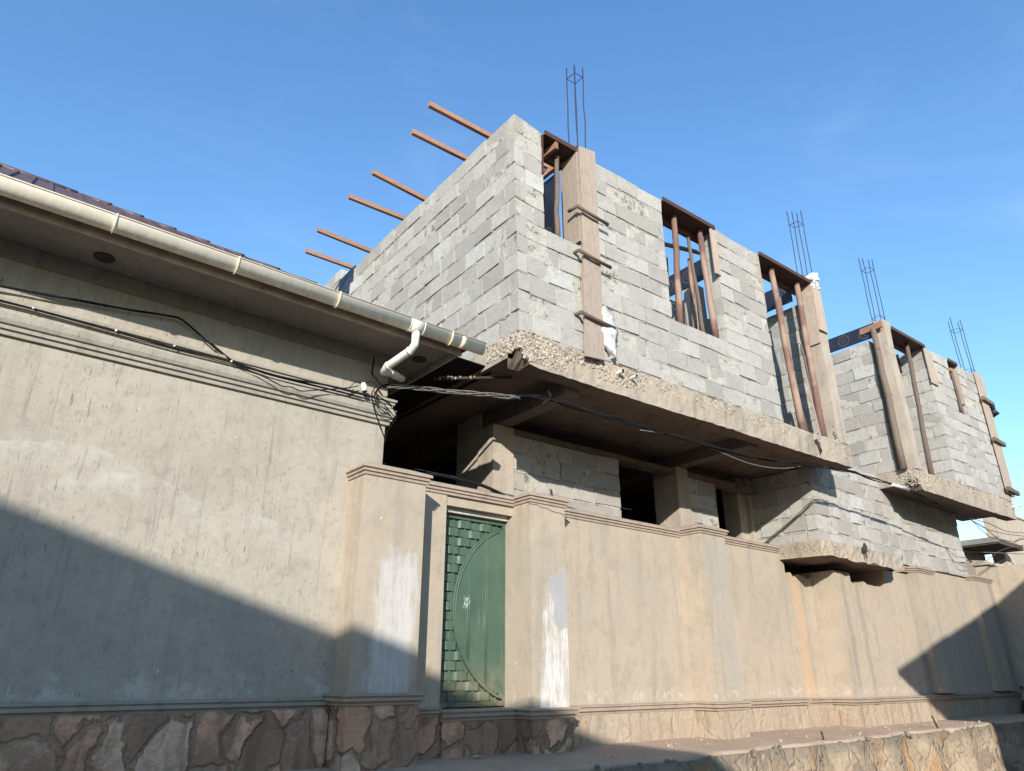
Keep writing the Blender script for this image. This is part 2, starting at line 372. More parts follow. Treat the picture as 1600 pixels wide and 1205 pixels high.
def mat_dirt(name, a, b, c):
    t = NT(name)
    col = t.mix(t.rng(t.noise(1.1, 6, .65), .38, .64), a, b)
    col = t.mix(t.m('MULTIPLY', t.rng(t.noise(24, 5, .75), .52, .68), .5), col, c)
    col = t.mix(t.m('MULTIPLY', t.rng(t.voro(23, vec=t.vadd(t.pos, t.nvec(10, .1))), .10, .16, 1, 0), .5), col, tuple(k * .6 for k in c))
    h = t.m('ADD', t.noise(9, 6, .75), t.m('MULTIPLY', t.noise(60, 4, .7), .4))
    return t.done(col, .97, t.bump(h, .03, .8), spec=.08)
M['dust'] = mat_dirt('dusty_ledge', (.50, .37, .265), (.44, .325, .23), (.31, .23, .16))
M['ground'] = mat_dirt('dirt_street', (.42, .29, .195), (.36, .25, .17), (.26, .18, .125))
M['soil'] = mat_dirt('dark_rubble_soil', (.12, .09, .07), (.08, .062, .05), (.04, .032, .026))
def mat_pvc(name, a, dirt, k):
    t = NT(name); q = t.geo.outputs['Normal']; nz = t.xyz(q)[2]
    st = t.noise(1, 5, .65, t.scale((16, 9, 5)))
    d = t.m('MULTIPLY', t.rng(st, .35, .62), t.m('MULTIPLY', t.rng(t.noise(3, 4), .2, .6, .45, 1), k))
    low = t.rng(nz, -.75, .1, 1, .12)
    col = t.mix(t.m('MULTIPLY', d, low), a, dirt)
    return t.done(col, .6, None, spec=.25)
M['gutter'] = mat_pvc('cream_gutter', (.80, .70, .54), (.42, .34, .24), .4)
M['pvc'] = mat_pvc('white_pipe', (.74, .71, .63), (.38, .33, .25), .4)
def mat_roof():
    t = NT('maroon_sheet')
    col = t.mix(t.rng(t.noise(2, 5, .6), .35, .65), (.105, .06, .052), (.085, .05, .045))
    col = t.mix(t.m('MULTIPLY', t.rng(t.noise(1, 5, .6, t.scale((14, 1.2, 1.2))), .5, .7), .5), col, (.15, .115, .095))
    return t.done(col, .5, t.bump(t.noise(8, 4), .006, .4), spec=.35)
M['roof'] = mat_roof()
def mat_green():
    t = NT('green_gate_paint'); p = t.xyz()
    col = t.mix(t.rng(t.noise(2.5, 5, .6), .35, .65), (.072, .118, .078), (.058, .098, .066))
    col = t.mix(t.m('MULTIPLY', t.rng(t.noise(1, 5, .6, t.scale((30, 30, 2))), .55, .72), .35), col, (.16, .23, .15))
    low = t.m('MULTIPLY', t.rng(p[2], 1.25, 1.85, 1, 0), t.rng(t.noise(7, 6, .7), .32, .62))
    col = t.mix(t.m('MULTIPLY', low, .75), col, (.26, .21, .125))
    chip = t.rng(t.noise(19, 6, .75), .69, .73)
    col = t.mix(t.m('MULTIPLY', chip, .7), col, (.42, .44, .36))
    s1 = t.rect(t.xyz(t.vadd(t.pos, t.nvec(14, .12, 4))), SMX - .04, SMX + .05, SMZ - .06, SMZ + .06, .02, .03)
    col = t.mix(t.m('MULTIPLY', s1, t.rng(t.noise(45, 3), .46, .6, 0, .7)), col, (.55, .60, .53))
    return t.done(col, t.rng(t.noise(9, 4), .3, .7, .42, .62), t.bump(t.noise(25, 4), .003, .4), spec=.4)
M['green'] = mat_green()
def plain(name, c, rough=.6, metal=0.0, sc=20, spec=.3):
    t = NT(name); col = t.mix(t.rng(t.noise(sc, 4, .65), .35, .65), c, tuple(k * .68 for k in c))
    return t.done(col, rough, None, metal, spec)
M['rebar'] = plain('steel_bar', (.055, .052, .072), .6, .4, 40)
M['rust'] = plain('rusty_steel', (.085, .055, .042), .8, .2, 30)
M['cable'] = plain('black_cable', (.018, .016, .016), .85, spec=.08)
M['cable_grey'] = plain('grey_cable', (.17, .155, .14), .8, spec=.1)
M['cable_brown'] = plain('dusty_cable', (.085, .06, .048), .6)
M['black'] = plain('black_plastic', (.012, .014, .02), .4)
M['white'] = plain('white_plastic', (.72, .70, .64), .5)
M['bag'] = plain('white_bag', (.68, .66, .62), .6, 0, 9)
M['fascia'] = plain('painted_fascia', (.42, .36, .29), .6, 0, 6)
M['void'] = plain('soot_dark', (.05, .045, .042), .95)  # near-black puts the shade of unlit rooms and holes into the colour
M['crack'] = plain('crack_dark', (.05, .04, .032), .95)
M['leaf'] = plain('dry_leaf', (.62, .52, .2), .7)
M['tar'] = plain('tarred_board', (.028, .024, .021), .9, 0, 5, .1)  # near-black for the added shading sheet
M['lint'] = plain('whitewashed_board', (.55, .52, .46), .8, 0, 8)

# ------------------------------------------------------------------ block walls: every block a loose irregular box over a set-back mortar core
def clamp_iv(a, b, holes):
    out = [(a, b)]
    for h0, h1 in holes:
        nx = []
        for x0, x1 in out:
            if h1 <= x0 or h0 >= x1: nx.append((x0, x1)); continue
            if h0 > x0 + .03: nx.append((x0, h0))
            if h1 < x1 - .03: nx.append((h1, x1))
        out = nx
    return out
def block_wall(mb, O, U, N, L, z0, n, h, t=.2, holes=(), start=(0, 0), end=(0, 0), bl=.44, back=True, phase=0, top_drop=0.0, rough=1.0):
    """O origin (z ignored), U along, N into the wall; n courses of height h from z0; holes (u0,u1,z0,z1); start/end trims for even/odd courses"""
    O = Vector((O[0], O[1], 0)); U = Vector((U[0], U[1], 0)).normalized(); N = Vector((N[0], N[1], 0)).normalized()
    def pt(a, d, z): return O + U * a + N * d + Vector((0, 0, z))
    for c in range(n):
        zb = z0 + c * h; zt = zb + h; zc = (zb + zt) / 2
        hs = [(q[0], q[1]) for q in holes if q[2] - .02 < zc < q[3] + .02]
        for a, b in clamp_iv(start[c % 2], L - end[c % 2], hs):
            g = .004
            mb.hexa([pt(a + g, .009, zb), pt(b - g, .009, zb), pt(b - g, t - .012, zb), pt(a + g, t - .012, zb),
                     pt(a + g, .009, zt - .006), pt(b - g, .009, zt - .006), pt(b - g, t - .012, zt - .006), pt(a + g, t - .012, zt - .006)], 1)
            x = a
            off = (bl / 2 if (c + phase) % 2 else 0) + R.uniform(-.06, .06)
            cuts = [a]
            k = math.floor((a - off) / bl) + 1
            while off + k * bl < b - .13:
                p = off + k * bl + R.uniform(-.035, .035)
                if p - cuts[-1] > .13: cuts.append(p)
                k += 1
            cuts.append(b)
            for i in range(len(cuts) - 1):
                p, q = cuts[i], cuts[i + 1]
                jl = R.uniform(.008, .019); jr = R.uniform(.008, .019)
                if i == 0: jl = .001
                if i == len(cuts) - 2: jr = .001
                lo = zb + R.uniform(.010, .026) * rough; hi = zt - R.uniform(.003, .012)
                f = R.uniform(-.009, .012) * rough; tw = R.uniform(-.006, .006) * rough; tl = R.uniform(-.005, .005) * rough
                def jj(k=.0055): return R.uniform(-k, k) * rough
                def bz(): return R.uniform(-.006, .006) * rough
                c8 = [pt(p + jl + jj(), f - tw + jj(), lo + bz()), pt(q - jr + jj(), f + tw + jj(), lo + bz()),
                      pt(q - jr, t + R.uniform(-.006, .006), lo), pt(p + jl, t + R.uniform(-.006, .006), lo),
                      pt(p + jl + jj(), f - tw + tl + jj(), hi + bz()), pt(q - jr + jj(), f + tw + tl + jj(), hi + bz()),
                      pt(q - jr, t + R.uniform(-.006, .006), hi), pt(p + jl, t + R.uniform(-.006, .006), hi)]
                mb.hexa(c8, 0)
                # a smear of mortar squeezed out of the joint here and there
                if R.random() < .75:
                    w0 = R.uniform(.05, .5) * (q - p); a0 = p + R.random() * (q - p - w0)
                    for s_ in range(int(w0 / .035) + 1):
                        mb.pebble(pt(a0 + s_ * .035, .004 + R.uniform(-.004, .006), zb + R.uniform(-.004, .008)), R.uniform(.008, .016), 1)

# ================================================================== SETTING
ground = MB(); gs = 300
ground.box((-gs, -gs, -.3), (gs, gs, 0)); tag(ground.build('ground', M['ground']), kind='structure')
led = MB()                                       # raised dusty walkway along the wall, front edge broken
xs = [-8 + i * .22 for i in range(140)]
def edge(x): return 5.30 + .05 * math.sin(x * 1.7) + .035 * math.sin(x * 5.3 + 1) + R.uniform(-.02, .02)
fy = [edge(x) for x in xs]
rows = (0.0, .06, .25, .6, 1.0)
for r_, w in enumerate(rows):
    for i, x in enumerate(xs):
        y = fy[i] + (7.3 - fy[i]) * w if w > .06 else fy[i] + (.0 if w == 0 else .09)
        z = .80 + (0 if w == 0 else .012) + R.uniform(-.008, .008) + (.025 if w > .5 else 0)
        led.v.append(Vector((x, y, z)))
nx = len(xs)
for r_ in range(len(rows) - 1):
    for i in range(nx - 1): led.face((r_ * nx + i, r_ * nx + i + 1, (r_ + 1) * nx + i + 1, (r_ + 1) * nx + i), 0, True)
b = len(led.v)
led.v += [Vector((x, fy[i] - .0, .55)) for i, x in enumerate(xs)]
for i in range(nx - 1): led.face((b + i, b + i + 1, i + 1, i), 0)
for i in range(90):                              # crumbs of soil on the walkway
    x = R.uniform(2.5, 16); led.pebble((x, R.uniform(5.4, 6.5), .825), R.choice((.008, .012, .016, .022)) * R.uniform(.7, 1.2), 0)
tag(led.build('pavement', M['dust']), kind='structure')

rw = MB()                                        # rubble retaining wall below the walkway: uneven face
zs = [0, .12, .24, .36, .48, .6, .7, .78]
xr = [-8 + i * .1 for i in range(306)]
for z in zs:
    for x in xr:
        rw.v.append(Vector((x, edge(x) - .035 - (.06 * (1 - z / .8)) + .035 * math.sin(x * 7.1 + z * 9) * math.sin(z * 11 + x * 2.3) + R.uniform(-.012, .012), z)))
n = len(xr)
for k in range(len(zs) - 1):
    for i in range(n - 1): rw.face((k * n + i, k * n + i + 1, (k + 1) * n + i + 1, (k + 1) * n + i), 0, True)
b = len(rw.v); rw.v += [Vector((x, 5.6, .775)) for x in xr]
for i in range(n - 1): rw.face(((len(zs) - 1) * n + i, (len(zs) - 1) * n + i + 1, b + i + 1, b + i), 0)
for i in range(36):
    x = R.uniform(4, 17); rw.pebble((x, edge(x) - .03, .78 + R.uniform(-.03, .02)), R.uniform(.02, .05), 0)
single(rw, 'retaining_wall', M['rubble'], (8, 5.4, 0), 'low rubble stone retaining wall holding up the dusty walkway', 'retaining wall')

# ================================================================== LEFT: plastered house
house = thing('plastered_house', 'grey plastered single storey house with maroon sheet roof and cream gutter', 'house', (-1, 6.6, .8))
m = MB(); m.box((-7, 6.6, .8), (3.57, 6.85, 5.00)); m.box((3.35, 6.852, .8), (3.57, 13, 5.0)); m.box((-7, 13.0, .8), (3.57, 13.2, 5.0))
m.build('wall', M['plaster_house'], house)
m = MB(); m.box((-7, 6.585, 4.845), (3.585, 6.598, 4.998)); m.build('wall_head', M['plaster_band'], house)  # darker plaster strip paints in the shade close under the eave
m = MB()
prof = [(0, 4.165), (.03, 4.165), (.035, 4.195), (.022, 4.197), (.022, 4.207), (.05, 4.21), (.054, 4.238), (.038, 4.24), (.038, 4.25), (.062, 4.254), (.078, 4.285), (.082, 4.33),
        (.066, 4.345), (.052, 4.37), (.05, 4.395), (.066, 4.40), (.068, 4.42), (.05, 4.422), (.05, 4.43), (.082, 4.433), (.086, 4.458), (0, 4.472)]
m.sweep([(-7, 6.598), (3.572, 6.598), (3.572, 7.2)], prof); m.build('string_course', M['plaster_trim_house'], house)
# plinth and base moulding
m = MB(); m.box((-7, 6.53, .4), (3.17, 6.598, 1.32)); m.build('plinth', M['flag'], house)
BASE = [(0, 0), (.028, 0), (.034, .018), (.024, .022), (.03, .03), (.055, .036), (.06, .062), (.045, .066), (.045, .072), (.066, .078), (.068, .092), (0, .1)]
def base_prof(z, o=.0, k=1.0): return [(a + (o if a else 0), z + b_ * k) for a, b_ in BASE]
m = MB(); m.sweep([(-7, 6.598), (3.195, 6.598)], base_prof(1.315)); m.build('base_moulding', M['plaster_trim_house'], house)
# eave: soffit, fascias, vents
XE = 4.10
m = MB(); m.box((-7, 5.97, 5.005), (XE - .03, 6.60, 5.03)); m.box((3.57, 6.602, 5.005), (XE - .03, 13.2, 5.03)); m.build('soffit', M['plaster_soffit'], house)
m = MB(); m.box((-7, 5.93, 4.945), (XE, 5.968, 5.17)); m.box((-7, 5.915, 4.93), (XE, 5.945, 4.968)); m.build('fascia', M['fascia'], house)
m = MB(); m.box((XE - .028, 5.97, 4.945), (XE, 13.2, 5.17)); m.build('fascia', M['fascia'], house)
for px, py in ((163, 403), (655, 562)):
    c = P(px, py, 2, 4.998)
    m = MB(); m.tube([(c.x, c.y, 5.003), (c.x, c.y, 4.994)], .085, 20, 0, False); m.build('vent', M['void'], house)
# gutter: half round channel with lip, along the front eave
GX1 = 4.30; GY = 5.80; GZ = 5.075
def gut(r, x0, x1, m_, wall=.006, lip=True, drop=.118):
    k = 14; prof = []
    for i in range(k + 1):
        w = math.pi * i / k; prof.append((-math.cos(w) * r, -math.sin(w) * drop))
    inner = [(a * (1 - wall / r), b_ * (1 - wall / drop) + .0) for a, b_ in prof[::-1]]
    poly = prof + inner
    m_.extrude([(x0, GY + a, GZ + b_) for a, b_ in poly], (x1 - x0, 0, 0))
    for f_ in range(len(m_.s) - len(poly), len(m_.s)): m_.s[f_] = True
m = MB(); gut(.076, -7, GX1, m)
m.tube([(-7, GY - .077, GZ), (GX1, GY - .077, GZ)], .0085, 8)
k = 14; pts = [(GX1, GY - math.cos(math.pi * i / k) * .074, GZ - math.sin(math.pi * i / k) * .116) for i in range(k + 1)]
m.extrude(pts, (.006, 0, 0))
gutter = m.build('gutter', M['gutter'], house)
for x in (P(180, 350, 1, 5.72).x, P(372, 417, 1, 5.72).x, P(531, 470, 1, 5.72).x, P(708, 532, 1, 5.72).x, -1.9, -3.2):
    m = MB(); q = [(x, GY - math.cos(math.pi * i / 14) * .0805, GZ + .004 - math.sin(math.pi * i / 14) * .126) for i in range(11)]
    q = [(x, GY - .082, GZ + .012)] + q
    for a, b_ in zip(q[:-1], q[1:]): m.beam(a, b_, .022, .007, (1, 0, 0))
    m.build('gutter_bracket', M['gutter'], gutter)
xj = P(655, 510, 1, 5.72).x
m = MB(); gut(.081, xj - .085, xj + .085, m, .004, True, .124); gut(.0835, xj - .09, xj - .075, m, .004, True, .127); gut(.0835, xj + .075, xj + .09, m, .004, True, .127); m.build('gutter_outlet', M['pvc'], gutter)
xj2 = P(727, 540, 1, 5.72).x
m = MB(); gut(.0795, xj2 - .03, xj2 + .03, m, .004, True, .122); m.build('gutter_joint', M['gutter'], gutter)
m = MB()
e1 = P(650, 518, 1, 5.80); e2 = P(648, 543, 1, 5.82); e3 = P(599, 577, 1, 6.27); e4 = P(628, 592, 1, 6.55)
path = [e1, e1.lerp(e2, .45), e1.lerp(e2, .8), e2 + (e3 - e2) * .10, e2.lerp(e3, .5), e2.lerp(e3, .88), e3 + Vector((.02, .02, -.02)), e3.lerp(e4, .30), e3.lerp(e4, .65), e4]
m.tube(path, .042, 16)
for a, b_, f in ((e2, e3, .16), (e2, e3, .84), (e3, e4, .34), (e3, e4, .62)):
    d = (b_ - a).normalized(); c = a.lerp(b_, f); m.tube([c - d * .012, c + d * .012], .0465, 16)
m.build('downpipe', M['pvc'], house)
# roof: ribbed sheets on the front slope, hip on the right, caps on ridge and hip
m = MB()
yr, zr, xh = 9.69, 7.60, .363; ye, zea, xeo = 5.85, 5.06, 4.20
def zroof(y): return zea + (zr - zea) * (y - ye) / (yr - ye)
def ytop(x): return yr if x < xh else ye + (yr - ye) * (xeo - x) / (xeo - xh)
rib = .19; x = -7.0
while x < xeo - .02:
    x1 = min(x + rib, xeo)
    for a, b_, dz in ((x, x + .045, .028), (x + .045, x1, 0)):
        b_ = min(b_, x1)
        if b_ <= a: continue
        ya, yb = ytop(a), ytop(b_)
        m.hexa([(a, ye, zea - .012 + dz * 0), (b_, ye, zea - .012), (b_, yb, zroof(yb) - .012), (a, ya, zroof(ya) - .012),
                (a, ye, zea + dz), (b_, ye, zea + dz), (b_, yb, zroof(yb) + dz), (a, ya, zroof(ya) + dz)])
    x = x1
m.hexa([(xeo, ye + .02, zea - .02), (xeo, 13.38, zea - .02), (xh, yr, zr - .03), (xh, yr, zr - .03), (xeo, ye, zea), (xeo, 13.38, zea), (xh, yr, zr), (xh, yr, zr)])
m.hexa([(xeo, 13.38, zea - .02), (-7, 13.38, zea - .02), (-7, yr, zr - .03), (xh, yr, zr - .03), (xeo, 13.38, zea), (-7, 13.38, zea), (-7, yr, zr), (xh, yr, zr)])
for i in range(8):
    a = Vector((xh - i * .95, yr, zr - .01)); m.tube([a, a + Vector((-1.0, 0, .012))], [.04, .045], 8)
hv = Vector((xeo, ye, zea)) - Vector((xh, yr, zr))
for i in range(11):
    a = Vector((xh, yr, zr - .015)) + hv * (i / 11); m.tube([a, a + hv * (1.06 / 11) + Vector((0, 0, .016))], [.032, .042], 8)
m.build('roof', M['roof'], house)

# ================================================================== STREET WALL with gate
wall = thing('boundary_wall', 'long tan rendered street wall with moulded coping, pillars and stone plinth', 'wall', (9, 6.6, .8))
YW = 6.6; PY = 6.25; ZC = 3.48
pil = [(3.20, 3.92, 6.25), (5.42, 5.98, 6.29), (8.62, 9.22, 6.22), (12.30, 12.86, 6.17), (15.45, 16.28, 6.06), (18.45, 19.55, 6.06)]
for i, (a, c, y) in enumerate(pil):
    m = MB(); top = ZC + (.05 if i > 0 else 0)
    if i == 3: top = 3.30
    if i > 3: top = 3.53 if i == 4 else 3.602
    m.box((a, y, .8 if i < 4 else 1.29), (c, 6.96 if i < 4 else 6.3, top))
    m.build('pillar', M['plaster_wall'], wall)
m = MB(); m.box((3.922, YW, .8), (4.43, 6.96, 3.52)); m.build('gate_jamb', M['plaster_wall'], wall)
m = MB(); m.box((4.432, 6.62, 3.405), (5.418, 6.96, 3.52)); m.box((4.432, 6.62, .8), (5.418, 6.97, 1.27)); m.build('gate_surround', M['plaster_wall'], wall)
for a, c, zt in ((5.982, 8.618, ZC + .03), (9.222, 11.45, ZC + .07), (11.452, 12.298, 3.25), (12.862, 14.25, 3.20), (14.252, 15.448, 3.48), (16.282, 18.448, 3.68), (19.552, 19.95, 3.66), (15.45, 16.28, 1.285), (18.45, 19.55, 1.285)):
    m = MB(); YW = 6.6 if a < 12.2 else 6.2
    if 3 < zt < 3.4:                                  # broken top under the low slab
        n = 10; pts = [(a, YW, .8)] + [(c, YW, .8)] + [(c - (c - a) * i / n, YW, zt - abs(R.gauss(0, .05))) for i in range(n + 1)]
        m.extrude(pts[::-1], (0, .22, 0))
    else: m.box((a, YW, .8), (c, 6.82, zt))
    m.build('wall_panel', M['plaster_wall'], wall)
YW = 6.6
COP = [(0, -.005), (.018, -.005), (.024, .012), (.016, .018), (.016, .026), (.046, .03), (.05, .046), (.036, .052), (.036, .06), (.07, .066), (.074, .088), (.05, .1), (-.10, .155), (-.2, .16), (-.2, -.005)]
def cop(z, k=1.0): return [(a * (.68 if a > 0 else 1), z + b_ * k) for a, b_ in COP]
def pillar_path(i, x0, x1):
    a, c, y = pil[i]; return [(x0, YW), (a, YW), (a, y), (c, y), (c, YW), (x1, YW)]
m = MB(); m.sweep([(3.197, 6.597), (3.197, 6.247), (3.925, 6.247), (3.925, 6.59)], cop(3.483)); m.sweep([(3.93, 6.597), (5.418, 6.597)], cop(3.522))
m.sweep([(5.418, 6.6), (5.417, 6.287), (5.985, 6.287), (5.985, 6.59)], cop(3.532)); m.sweep([(5.99, 6.597), (8.61, 6.597)], cop(3.512))
m.sweep([(8.617, 6.6), (8.617, 6.217), (9.226, 6.217), (9.226, 6.59)], cop(3.532)); m.sweep([(9.23, 6.597), (11.40, 6.597)], cop(3.552))
m.sweep([(15.2, 6.197), (15.447, 6.197), (15.447, 6.057), (16.283, 6.057), (16.283, 6.19)], cop(3.532)); m.sweep([(18.447, 6.2), (18.447, 6.057), (19.553, 6.057), (19.553, 6.19)], cop(3.602))
m.build('coping', M['plaster_trim'], wall)
m = MB()
m.sweep([(3.197, 6.59), (3.197, 6.248), (3.922, 6.248), (3.922, 6.5)], base_prof(1.348, .01))
m.sweep([(3.924, 6.597), (4.40, 6.597)], base_prof(1.215, .015, .85))
zb = 1.165
m.sweep([(4.402, 6.56), (5.412, 6.56), (5.412, 6.287), (5.985, 6.287), (5.985, 6.597), (8.617, 6.597), (8.617, 6.217), (9.226, 6.217), (9.226, 6.597), (11.5, 6.597)], base_prof(zb, .012, 1.08))
m.sweep([(11.56, 6.597), (12.297, 6.597), (12.297, 6.167), (12.87, 6.167), (13.2, 6.19), (19.9, 6.19)], base_prof(zb - .01, .012, 1.05))
m.build('base_moulding', M['plaster_trim'], wall)
m = MB()
m.sweep([(3.195, 6.55), (3.195, 6.235), (3.93, 6.235), (3.93, 6.5)], [(0, .5), (.012, .5), (.012, 1.345), (0, 1.345)])
m.box((3.20, 6.236, .5), (3.925, 6.6, 1.347))
m.box((3.932, 6.555, .5), (4.42, 6.6, 1.214)); m.box((4.42, 6.53, .5), (5.40, 6.615, 1.163)); m.box((5.402, 6.26, .5), (6.0, 6.6, 1.163))
m.build('plinth', M['flag'], wall)
m = MB(); m.box((6.002, 6.56, .5), (8.60, 6.6, 1.163)); m.box((8.602, 6.19, .5), (9.24, 6.6, 1.163)); m.box((9.242, 6.56, .5), (12.28, 6.6, 1.153)); m.box((12.282, 6.14, .5), (12.88, 6.6, 1.153)); m.box((12.882, 6.165, .5), (19.95, 6.3, 1.153))
m.build('plinth', M['flag_pale'], wall)
m = MB()                                          # hairline crack under the pillar coping and broken lintel edge
c1 = [(5.36, 6.285, 3.515), (5.45, 6.287, 3.50), (5.52, 6.287, 3.505), (5.60, 6.287, 3.48), (5.68, 6.287, 3.485), (5.76, 6.287, 3.46), (5.84, 6.287, 3.45), (5.9, 6.287, 3.455), (5.98, 6.287, 3.43)]
for a, b_ in zip(c1[:-1], c1[1:]): m.beam(a, b_, .004, .006, (0, 1, 0))
m.build('crack', M['crack'], wall)

gate = thing('gate', 'green metal pedestrian gate with woven strips and a curved panel', 'gate', (4.92, 6.74, 1.27))
gx0, gx1, gz0, gz1, gy = 4.445, 5.412, 1.285, 3.34, 6.785
m = MB()
for a, c in (((gx0, gy - .03, gz0), (gx0 + .035, gy + .02, gz1)), ((gx1 - .035, gy - .03, gz0), (gx1, gy + .02, gz1)), ((gx0 + .037, gy - .03, gz1 - .04), (gx1 - .037, gy + .02, gz1)), ((gx0 + .037, gy - .03, gz0), (gx1 - .037, gy + .02, gz0 + .05))): m.box(a, c)
m.build('frame', M['green'], gate)
cxr, czr = gx1 + .27, (gz0 + gz1) / 2
top = Vector((gx1 - .05, gz1 - .06)); ra = (top - Vector((cxr, czr))).length
ang0 = math.atan2(top.y - czr, top.x - cxr)
def arc(r, n=40): return [(cxr + r * math.cos(ang0 + (2 * math.pi - 2 * ang0) * i / n), czr + r * math.sin(ang0 + (2 * math.pi - 2 * ang0) * i / n)) for i in range(n + 1)]
m = MB(); m.box((gx0 + .02, gy + .018, gz0 + .02), (gx1 - .02, gy + .026, gz1 - .02)); m.build('back_sheet', M['green'], gate)
m = MB()
nrow = 19; rh = (gz1 - gz0 - .09) / nrow; step = .158
for q in range(6):
    xx = gx0 + .06 + q * step
    m.box((xx - .012, gy - .006, gz0 + .05), (xx + .012, gy + .006, gz1 - .04))
for r_ in range(nrow):
    z0 = gz0 + .05 + r_ * rh + .007; z1 = z0 + rh - .014
    zc = (z0 + z1) / 2; dd = ra * ra - (zc - czr) ** 2
    xe = cxr - math.sqrt(max(0, dd)); xe = min(xe, gx1 - .04)
    n = max(4, int((xe - gx0 - .03) / .011))
    b = len(m.v)
    for i in range(n + 1):
        x = gx0 + .03 + (xe - gx0 - .03) * i / n
        y = gy - .006 - .012 * math.tanh(4.5 * math.cos(math.pi * (x - gx0 - .06) / step + math.pi * r_))
        m.v += [Vector((x, y, z0)), Vector((x, y, z1)), Vector((x, y + .004, z0)), Vector((x, y + .004, z1))]
    for i in range(n):
        k = b + i * 4; m.face((k, k + 4, k + 5, k + 1), 0, False); m.face((k + 2, k + 3, k + 7, k + 6), 0, False); m.face((k + 1, k + 5, k + 7, k + 3)); m.face((k, k + 2, k + 6, k + 4))
m.build('woven_panel', M['green'], gate)
m = MB(); pts = arc(ra - .004); pts = [(x, z) for x, z in pts if x < gx1 - .03]
m.extrude([(x, gy - .028, z) for x, z in [(gx1 - .036, pts[0][1])] + pts + [(gx1 - .036, pts[-1][1])]][::-1], (0, .018, 0)); m.build('curved_panel', M['green'], gate)
m = MB()
for off in (0.0, .032):
    pts = [(x, z) for x, z in arc(ra - .01 - off) if x < gx1 - .045]
    m.tube([(x, gy - .034, z) for x, z in pts], .0085, 6)
pa = [(x, z) for x, z in arc(ra) if x < gx1 - .04]; pi_ = [(x, z) for x, z in arc(ra - .045) if x < gx1 - .04]
for i in range(min(len(pa), len(pi_)) - 1):
    m.hexa([(pa[i][0], gy - .0355, pa[i][1]), (pi_[i][0], gy - .0355, pi_[i][1]), (pi_[i][0], gy - .029, pi_[i][1]), (pa[i][0], gy - .029, pa[i][1]),
            (pa[i + 1][0], gy - .0355, pa[i + 1][1]), (pi_[i + 1][0], gy - .0355, pi_[i + 1][1]), (pi_[i + 1][0], gy - .029, pi_[i + 1][1]), (pa[i + 1][0], gy - .029, pa[i + 1][1])])
m.build('arch_moulding', M['green'], gate)
m = MB()
for xx in (gx0 + .44, gx0 + .69):
    dz = math.sqrt(ra * ra - (cxr - xx) ** 2) - .05
    for o in (-.012, .012): m.tube([(xx + o, gy - .029, czr - dz), (xx + o, gy - .029, czr + dz)], .007, 6)
m.build('seam_moulding', M['green'], gate)
m = MB(); m.box((4.44, 6.70, 3.35), (5.41, 6.80, 3.40)); single(m, 'lintel_board', M['lint'], (4.9, 6.74, 3.345), 'thin whitewashed board wedged above the green gate', 'board')

# ================================================================== UNFINISHED BUILDING (own frame: u along the front, v into the depth)
bld = thing('unfinished_building', 'unfinished grey concrete block building with overhanging upper floor and open windows', 'building', OB, ANG)
WM[bld.name] = Matrix.Translation(W(0, 0, .8)) @ Matrix.Rotation(ANG, 4, 'Z'); bld.location = W(0, 0, .8)
def part(mb, name, mats):
    inv = WM[bld.name].inverted(); mb.v = [inv @ W(*v) for v in mb.v]
    return mb.build(name, mats, bld, 'local')
BM = [M['block'], M['mortar']]
ZS = 5.19; CH = .2525; NC = 12; ZT = ZS + NC * CH      # slab top, course height, wall top
Z1 = 4.78
def jag(u, k=1.0): return (.004 * math.sin(u * 9.1) + .004 * math.sin(u * 23 + 2) + R.uniform(-.004, .004)) * k
# slab with a rough poured edge: front beam face subdivided and displaced
def slab(u0, u1, vf, vb, name, zl=Z1, lip=.22, corner=True):
    m = MB(); n = int((u1 - u0) / .07); zz = [zl, zl + .05, zl + .13, zl + .22, zl + .31, ZS - .03, ZS + .005]
    for k, z in enumerate(zz):
        for i in range(n + 1):
            u = u0 + (u1 - u0) * i / n
            v = vf + jag(u + z * 7, .8) + (.02 if k == len(zz) - 1 else 0)
            z_ = z
            if k == 0: z_ = z + jag(u * 1.3, .8) + .012 * max(0, math.sin(u * 1.9 + 1))
            if corner and k < 4: z_ = max(z_, zl + .25 * max(0, 1 - (u - u0) / .16))
            if k >= 5: z_ = z + .012 * math.sin(u * 3) + R.uniform(-.008, .008)
            m.v.append(Vector((u, v, z_)))
    for k in range(len(zz) - 1):
        for i in range(n): a = k * (n + 1) + i; m.face((a, a + 1, a + n + 2, a + n + 1))
    # underside of the edge beam, its back, then the slab soffit
    b = len(m.v); zs = zl + .15
    for v, z in ((vf + lip, None), (vf + lip + .004, zs)):
        for i in range(n + 1):
            u = u0 + (u1 - u0) * i / n
            m.v.append(Vector((u, v, (zl + .012 + jag(u)) if z is None else zs)))
    for i in range(n): m.face((i, b + i, b + i + 1, i + 1), 1)
    for i in range(n): m.face((b + i, b + n + 1 + i, b + n + 2 + i, b + i + 1), 1)
    m.face((b + n + 1, b + 2 * n + 1, len(m.v), len(m.v) + 1), 1); m.v += [Vector((u1, vb, zs)), Vector((u0, vb, zs))]
    t0 = (len(zz) - 1) * (n + 1); k = len(m.v); m.v += [Vector((u1, vb, ZS)), Vector((u0, vb, ZS))]
    m.face([t0 + i for i in range(n + 1)] + [k, k + 1])
    # ends
    for u, s_ in ((u0, 0), (u1, n)):
        col = [m.v[q * (n + 1) + s_].copy() for q in range(len(zz))]
        b = len(m.v); m.v += col + [Vector((u, vb, ZS)), Vector((u, vb, zs)), Vector((u, vf + lip, zs)), Vector((u, vf + lip, max(zl + .02, col[0].z)))]
        idx = list(range(b, len(m.v))); m.face(idx[::-1] if s_ else idx)
    m.face((k, k + 1, k - 1, k - 2), 0)
    return m
